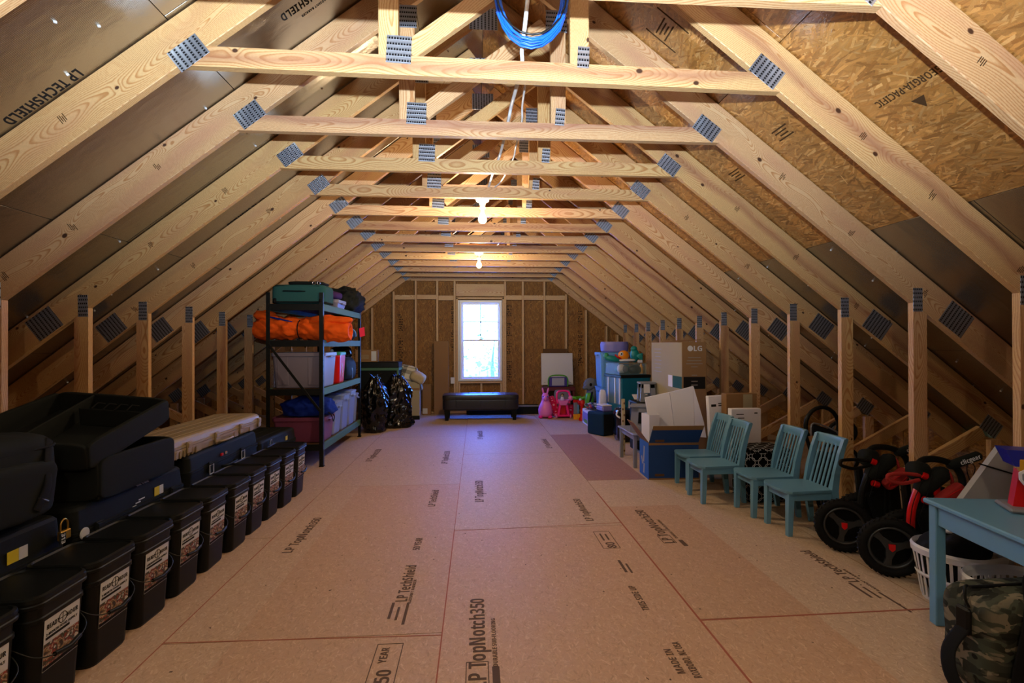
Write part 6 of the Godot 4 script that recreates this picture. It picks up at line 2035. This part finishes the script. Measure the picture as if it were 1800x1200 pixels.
	carton_sheet(bb, "flap_band", Vector3(-0.219, 0.485, 0.1905), Vector3(0.272, 0.485, 0.1905), Vector3(0.282, 0.525, 0.200), Vector3(-0.214, 0.525, 0.200), M["cardboard"])
	carton_sheet(bb, "side_flap", Vector3(-0.244, 0.352, -0.14), Vector3(-0.244, 0.352, 0.145), Vector3(-0.385, 0.545, 0.12), Vector3(-0.385, 0.545, -0.12), M["cardboard"])
	part(bb, "fold_band", box(Vector3(0, 0.345, 0.1516), Vector3(0.488, 0.022, 0.002), 0.0), M["cardboard"])
	part(bb, "edge_band", box(Vector3(0, 0.008, 0.1516), Vector3(0.488, 0.014, 0.002), 0.0), M["cardboard"])
	for y in [0.045, 0.378]: part(bb, "brown_mark", box(Vector3(-0.14, y, 0.1516 if y < 0.3 else 0.1585), Vector3(0.09, 0.022, 0.0015), 0.0), M["dark_card"])
	s = S()
	for q in [[0.0, 0.22, 0.035, 0.16], [0.0, 0.08, 0.035, 0.10], [-0.06, 0.15, 0.03, 0.08]]: bx(s, Vector3(-0.2466, q[1], q[0]), Vector3(0.001, q[3], q[2]), Basis(Vector3.RIGHT, 0.15 * (1 if q[0] == 0.0 else -3)))
	part(bb, "print_mark", s, M["card_grey"])
	var wc := thing("white_carton", "two-panel flattened white carton leaning in the blue box", "carton", Vector3(1.945, 0.02, -4.93), 0.0)
	carton_sheet(wc, "left_panel", Vector3(-0.155, 0.10, 0.02), Vector3(0.075, 0.05, 0.04), Vector3(-0.003, 0.805, -0.02), Vector3(-0.262, 0.755, 0.0), M["white_card"], 0.02)
	carton_sheet(wc, "right_panel", Vector3(0.079, 0.05, 0.04), Vector3(0.235, 0.05, 0.045), Vector3(0.245, 0.865, -0.02), Vector3(0.001, 0.805, -0.02), M["white_card"], 0.02)
	carton_sheet(wc, "right_edge", Vector3(0.24, 0.36, 0.02), Vector3(0.36, 0.35, 0.02), Vector3(0.345, 0.50, 0.0), Vector3(0.248, 0.86, -0.02), M["white_card"], 0.02)
	var wfrm := Transform3D(Basis(Vector3(0, 0, 1), 0.13), Vector3(-0.185, 0.56, 0.023))
	for q in [[-0.04, 0.006, 0.10, 0.012], [-0.03, -0.012, 0.07, 0.006], [0.04, -0.16, 0.05, 0.006], [0.075, -0.153, 0.012, 0.016]]: part(wc, "printed_mark", box(wfrm * Vector3(q[0] + 0.03, q[1], 0), Vector3(q[2], q[3], 0.002), 0.0, wfrm.basis), M["ink"])
	var wc2 := thing("white_carton", "smaller white carton standing at the left inside the blue box", "carton", Vector3(1.745, 0.012, -4.95), 0.15)
	flap_box(wc2, 0.11, 0.60, 0.16, M["white_card"], true)
	# white cartons behind the chairs
	var b1 := thing("white_carton", "slim white carton with bold black print standing behind the left chairs", "carton", Vector3(2.36, 0, -4.75), 0.0)
	part(b1, "carton", box(Vector3(0, 0.405, 0), Vector3(0.205, 0.81, 0.06), 0.004, Basis(Vector3(0, 0, 1), 0.05)), M["white_card"])
	for q in [[-0.045, 0.715, 0.05, 0.024], [0.03, 0.735, 0.06, 0.009], [0.045, 0.715, 0.085, 0.009]]: part(b1, "printed_mark", box(Vector3(q[0] - 0.025, q[1], 0.031), Vector3(q[2], q[3], 0.001), 0.0, Basis(Vector3(0, 0, 1), 0.05)), M["ink"])
	var b2 := thing("white_carton", "broad white carton with faint print standing behind the middle chairs", "carton", Vector3(2.455, 0, -4.46), 0.0)
	part(b2, "carton", box(Vector3(0, 0.36, 0), Vector3(0.28, 0.72, 0.07), 0.004), M["white_card"])
	for q in [[-0.06, 0.67, 0.07, 0.008], [-0.05, 0.635, 0.06, 0.008], [0.09, 0.68, 0.03, 0.010]]: part(b2, "printed_mark", box(Vector3(q[0], q[1], 0.036), Vector3(q[2], q[3], 0.001), 0.0), M["ink"])
	var b3 := thing("brown_carton", "brown open carton with a taped flap behind the broad white one", "box", Vector3(2.50, 0, -4.64))
	part(b3, "carton", box(Vector3(0, 0.42, 0), Vector3(0.30, 0.84, 0.10), 0.004), M["cardboard"])
	part(b3, "tape", box(Vector3(0.06, 0.75, 0.051), Vector3(0.09, 0.17, 0.001), 0.0), M["pale_card"])
	# patterned cloth cubes
	for q in [[0.0, "black and white lattice storage cube on the floor behind the chairs", 0.2], [0.222, "black and white lattice storage cube stacked on the other one", 0.2]]:
		var lc := thing("lattice_cube", q[1], "storage cube", Vector3(2.42, q[0], -4.14), 0.05, "lattice storage cubes")
		part(lc, "body", box(Vector3(0, 0.098, 0), Vector3(0.36, 0.196, 0.28), 0.01), M["lattice_cloth"])
		part(lc, "lid", box(Vector3(0, 0.206, 0), Vector3(0.37, 0.026, 0.29), 0.008), M["lattice_cloth"])
		part(lc, "shadow_gap", box(Vector3(0, 0.193, 0), Vector3(0.362, 0.008, 0.282), 0.0), M["strap"])
	# four teal chairs in two pairs
	var ch := make_chair()
	ch.position = Vector3(2.285, 0, -3.428)
	ch.rotation.y = 0.02
	ch.set_meta("label", "teal kids chair nearest the camera, beside the folded push carts")
	dup(ch, Vector3(2.245, 0, -3.79), 0.0, "teal kids chair second from the camera, its seat partly hidden by the nearest")
	dup(ch, Vector3(2.01, 0, -4.145), 0.03, "teal kids chair third from the camera, with the whole seat showing")
	dup(ch, Vector3(2.045, 0, -4.51), 0.0, "teal kids chair farthest from the camera, against the blue moving box")
	# folded stroller behind the carts
	var st := thing("folded_stroller", "folded black stroller with a big hoop and spoked grey wheels", "stroller", Vector3(2.70, 0, -3.76))
	s = S()
	var hp := []
	for k in 15:
		var a := -0.35 + (PI + 0.9) * k / 14.0
		hp.append(Vector3(0.0 + 0.135 * cos(a), 0.67 + 0.145 * sin(a), 0.0))
	tube(s, hp, 0.016, 8)
	part(st, "hoop", s, M["black_plastic"])
	s = S()
	bx(s, Vector3(-0.005, 0.615, 0.02), Vector3(0.20, 0.09, 0.014), Basis(Vector3(0, 0, 1), -0.33), 0.006)
	var sp2 := part(st, "backrest", s, M["dark_cloth"])
	s = S()
	tube(s, curve([Vector3(-0.11, 0.60, 0.03), Vector3(-0.09, 0.695, 0.03), Vector3(0.10, 0.625, 0.03), Vector3(0.105, 0.56, 0.03)], 5), 0.007, 6)
	part(sp2, "frame_rim", s, M["grey_plastic"])
	for q in [[0.17, 0.61, -0.02, 0.095], [0.22, 0.61, -0.06, 0.10], [0.14, 0.42, 0.06, 0.10], [0.0, 0.10, 0.10, 0.10], [0.13, 0.10, -0.08, 0.10]]:
		s = S()
		var c := Vector3(q[0], q[1], q[2])
		var wb := face_basis(Vector3(-0.35, 0.0, 0.94))
		var tp := []
		var rp := []
		for k in 28:
			tp.append(c + wb * Vector3(cos(TAU * k / 28), sin(TAU * k / 28), 0) * (q[3] - 0.012))
			rp.append(c + wb * Vector3(cos(TAU * k / 28), sin(TAU * k / 28), 0) * (q[3] - 0.027))
		tube(s, tp, 0.013, 8, true)
		var w := part(st, "wheel", s, M["rubber"])
		s = S()
		tube(s, rp, 0.005, 6, true)
		for k in 6: tube(s, [c, c + wb * Vector3(cos(TAU * k / 6), sin(TAU * k / 6), 0) * (q[3] - 0.027)], 0.004, 5)
		lathe(s, [Vector2(0, -0.02), Vector2(0.016, -0.02), Vector2(0.016, 0.02), Vector2(0, 0.02)], Transform3D(wb * Basis(Vector3.RIGHT, PI / 2), c), 10, false)
		part(w, "spoked_rim", s, M["steel"])
	for q in [[-0.12, 0.06, 0.02, 0.07, 0.60, 0.0], [-0.04, 0.10, 0.10, -0.14, 0.62, 0.0], [0.10, 0.08, 0.0, 0.13, 0.66, 0.0], [-0.06, 0.10, 0.10, 0.16, 0.40, 0.06]]:
		s = S()
		tube(s, [Vector3(q[0], q[1], q[2]), Vector3(q[3], q[4], q[5])], 0.013, 8)
		part(st, "frame_tube", s, M["black_plastic"])
	s = S()
	blob(s, Vector3(0.0, 0.27, 0.02), Vector3(0.11, 0.20, 0.07), 0.6, 0.6, 0.03, 6.0, 3, 30, 18)
	part(st, "folded_seat", s, M["black_cloth"])
	s = S()
	bx(s, Vector3(-0.07, 0.56, 0.22), Vector3(0.16, 0.02, 0.03), Basis(), 0.008)
	tube(s, [Vector3(-0.03, 0.56, 0.22), Vector3(0.01, 0.50, 0.14), Vector3(0.02, 0.40, 0.05)], 0.012, 8)
	part(st, "footrest", s, M["black_plastic"])
	# two folded golf carts
	make_cart("folded black golf push cart with one red pouch, beside the nearest chair", Vector3(2.315, 0, -3.03), false)
	make_cart("folded golf push cart with the bright red frame and red loop", Vector3(2.335, 0, -2.69), true)
	# teal table, what lies on it and what stands below
	var tt := thing("kids_table", "teal kids table at the right edge carrying the red and blue toy", "table", Vector3(2.36, 0, -1.84), -0.16)
	part(tt, "top", box(Vector3(0, 0.569, 0), Vector3(0.60, 0.022, 0.76), 0.006), M["kid_teal"])
	for x in [-0.262, 0.262]:
		for z in [-0.338, 0.338]: part(tt, "leg", box(Vector3(x, 0.279, z), Vector3(0.046, 0.558, 0.046), 0.004), M["kid_teal"])
	for x in [-0.266, 0.266]: part(tt, "apron", box(Vector3(x, 0.513, 0), Vector3(0.020, 0.090, 0.63), 0.003), M["kid_teal"])
	for z in [-0.342, 0.342]: part(tt, "apron", box(Vector3(0, 0.513, z), Vector3(0.478, 0.090, 0.020), 0.003), M["kid_teal"])
	var rt := thing("toy_tower", "red toy tower with a blue top and silver shield, on the teal table", "toy", Vector3(2.43, 0.581, -2.03), -0.5)
	part(rt, "clear_base", box(Vector3(0, 0.010, 0.0), Vector3(0.22, 0.02, 0.16), 0.008), M["grey_plastic"])
	for x in [-1.0, 1.0]:
		s = S()
		prism(s, PackedVector2Array([Vector2(-0.022, 0.02), Vector2(0.030, 0.02), Vector2(0.022, 0.18), Vector2(0.0, 0.18)]), 0.05, Transform3D(Basis(Vector3(x * -1.0, 0, 0), Vector3.UP, Vector3(0, 0, x * -1.0)), Vector3(x * 0.06, 0, 0)))
		part(rt, "column", s, M["red_plastic"])
	part(rt, "cross_beam", box(Vector3(0, 0.145, 0.0), Vector3(0.12, 0.04, 0.05), 0.008), M["red_plastic"])
	part(rt, "gold_bar", box(Vector3(0.01, 0.07, 0.0), Vector3(0.014, 0.11, 0.02), 0.003), M["gold"])
	s = S()
	prism(s, PackedVector2Array([Vector2(-0.085, 0.20), Vector2(0.085, 0.20), Vector2(0.115, 0.27), Vector2(-0.115, 0.27)]), 0.11)
	part(rt, "blue_top", s, M["blue_plastic"])
	part(rt, "yellow_panel", box(Vector3(-0.03, 0.205, 0.045), Vector3(0.08, 0.055, 0.03), 0.004), M["gold"])
	s = S()
	var shield := PackedVector2Array([Vector2(-0.030, 0.020), Vector2(-0.015, 0.034), Vector2(0, 0.038), Vector2(0.015, 0.034), Vector2(0.030, 0.020), Vector2(0.028, -0.010), Vector2(0.014, -0.032), Vector2(0, -0.040), Vector2(-0.014, -0.032), Vector2(-0.028, -0.010)])
	prism(s, shield, 0.010, Transform3D(Basis(), Vector3(-0.045, 0.155, 0.060)))
	var shd := part(rt, "shield", s, M["white_plastic"])
	s = S()
	var inner := PackedVector2Array()
	for q in shield: inner.append(q * 0.72)
	prism(s, inner, 0.004, Transform3D(Basis(), Vector3(-0.045, 0.155, 0.0665)))
	part(shd, "shield_face", s, M["grey_plastic"])
	var k1 := laundry_basket("white slatted laundry basket with a black cloth in it, behind the teal table leg", Vector3(2.455, 0, -2.41), 0.190, 0.165, 0.2)
	var clo := thing("black_cloth", "black cloth heaped in the laundry basket behind the table", "cloth", Vector3(2.455, 0.03, -2.41))
	s = S()
	blob(s, Vector3(-0.02, 0.16, 0.0), Vector3(0.15, 0.17, 0.12), 0.6, 0.8, 0.05, 6.0, 9, 36, 18)
	part(clo, "cloth", s, M["dark_cloth"])
	s = S()
	blob(s, Vector3(0.02, 0.325, -0.02), Vector3(0.10, 0.02, 0.06), 0.7, 0.8, 0.012, 8.0, 9, 24, 10)
	part(clo, "white_hem", s, M["white_plastic"])
	laundry_basket("white slatted laundry basket under the teal table behind the camouflage bag", Vector3(2.37, 0, -2.07), 0.19, 0.125, 0.0)
	var pn := thing("card_sheet", "grey folded card sheet leaning between the studs behind the table", "card", Vector3(2.80, 0, -2.46))
	s = S()
	prism(s, PackedVector2Array([Vector2(-0.30, 0.0), Vector2(0.35, 0.0), Vector2(0.35, 0.72), Vector2(0.0, 0.77), Vector2(-0.06, 0.775), Vector2(-0.30, 0.48)]), 0.03)
	part(pn, "card", s, M["card_grey"])
	s = S()
	tube(s, [Vector3(-0.19, 0.688, 0.018), Vector3(0.02, 0.625, 0.018), Vector3(0.12, 0.60, 0.018)], 0.004, 5)
	part(pn, "cord", s, M["strap"])
	# camouflage bag with its shoulder strap on the floor
	var cbag := thing("camo_bag", "camouflage duffel bag with black straps on the floor at lower right", "bag", Vector3(2.185, 0, -1.80), 0.03)
	s = S()
	blob(s, Vector3(0, 0.188, 0), Vector3(0.34, 0.19, 0.115), 0.30, 0.30, 0.014, 4.0, 5, 60, 28)
	part(cbag, "body", s, M["camo"])
	s = S()
	tube(s, curve([Vector3(-0.27, 0.02, 0.118), Vector3(-0.265, 0.15, 0.130), Vector3(-0.23, 0.28, 0.128), Vector3(-0.19, 0.345, 0.105), Vector3(-0.13, 0.39, 0.05), Vector3(-0.06, 0.395, 0.0)], 6), 0.026, 8, false, 0.12, Vector3(0, 0, 1))
	part(cbag, "carry_strap", s, M["strap"])
	s = S()
	tube(s, [Vector3(-0.30, 0.383, -0.01), Vector3(0.30, 0.383, -0.01)], 0.006, 6)
	part(cbag, "zipper", s, M["strap"])
	s = S()
	bx(s, Vector3(-0.356, 0.275, 0.015), Vector3(0.022, 0.10, 0.055), Basis(), 0.008)
	tube(s, curve([Vector3(-0.35, 0.33, 0.03), Vector3(-0.365, 0.36, 0.03), Vector3(-0.355, 0.40, 0.02), Vector3(-0.335, 0.40, 0.01)], 4), 0.005, 6)
	part(cbag, "buckle", s, M["black_plastic"])
	s = S()
	tube(s, curve([Vector3(-0.362, 0.25, 0.02), Vector3(-0.425, 0.17, 0.02), Vector3(-0.445, 0.08, 0.06), Vector3(-0.41, 0.025, 0.14), Vector3(-0.28, 0.012, 0.24), Vector3(-0.05, 0.012, 0.30), Vector3(0.15, 0.02, 0.26)], 6), 0.026, 8, false, 0.12, Vector3(1, 0, 0))
	part(cbag, "shoulder_strap", s, M["strap"])
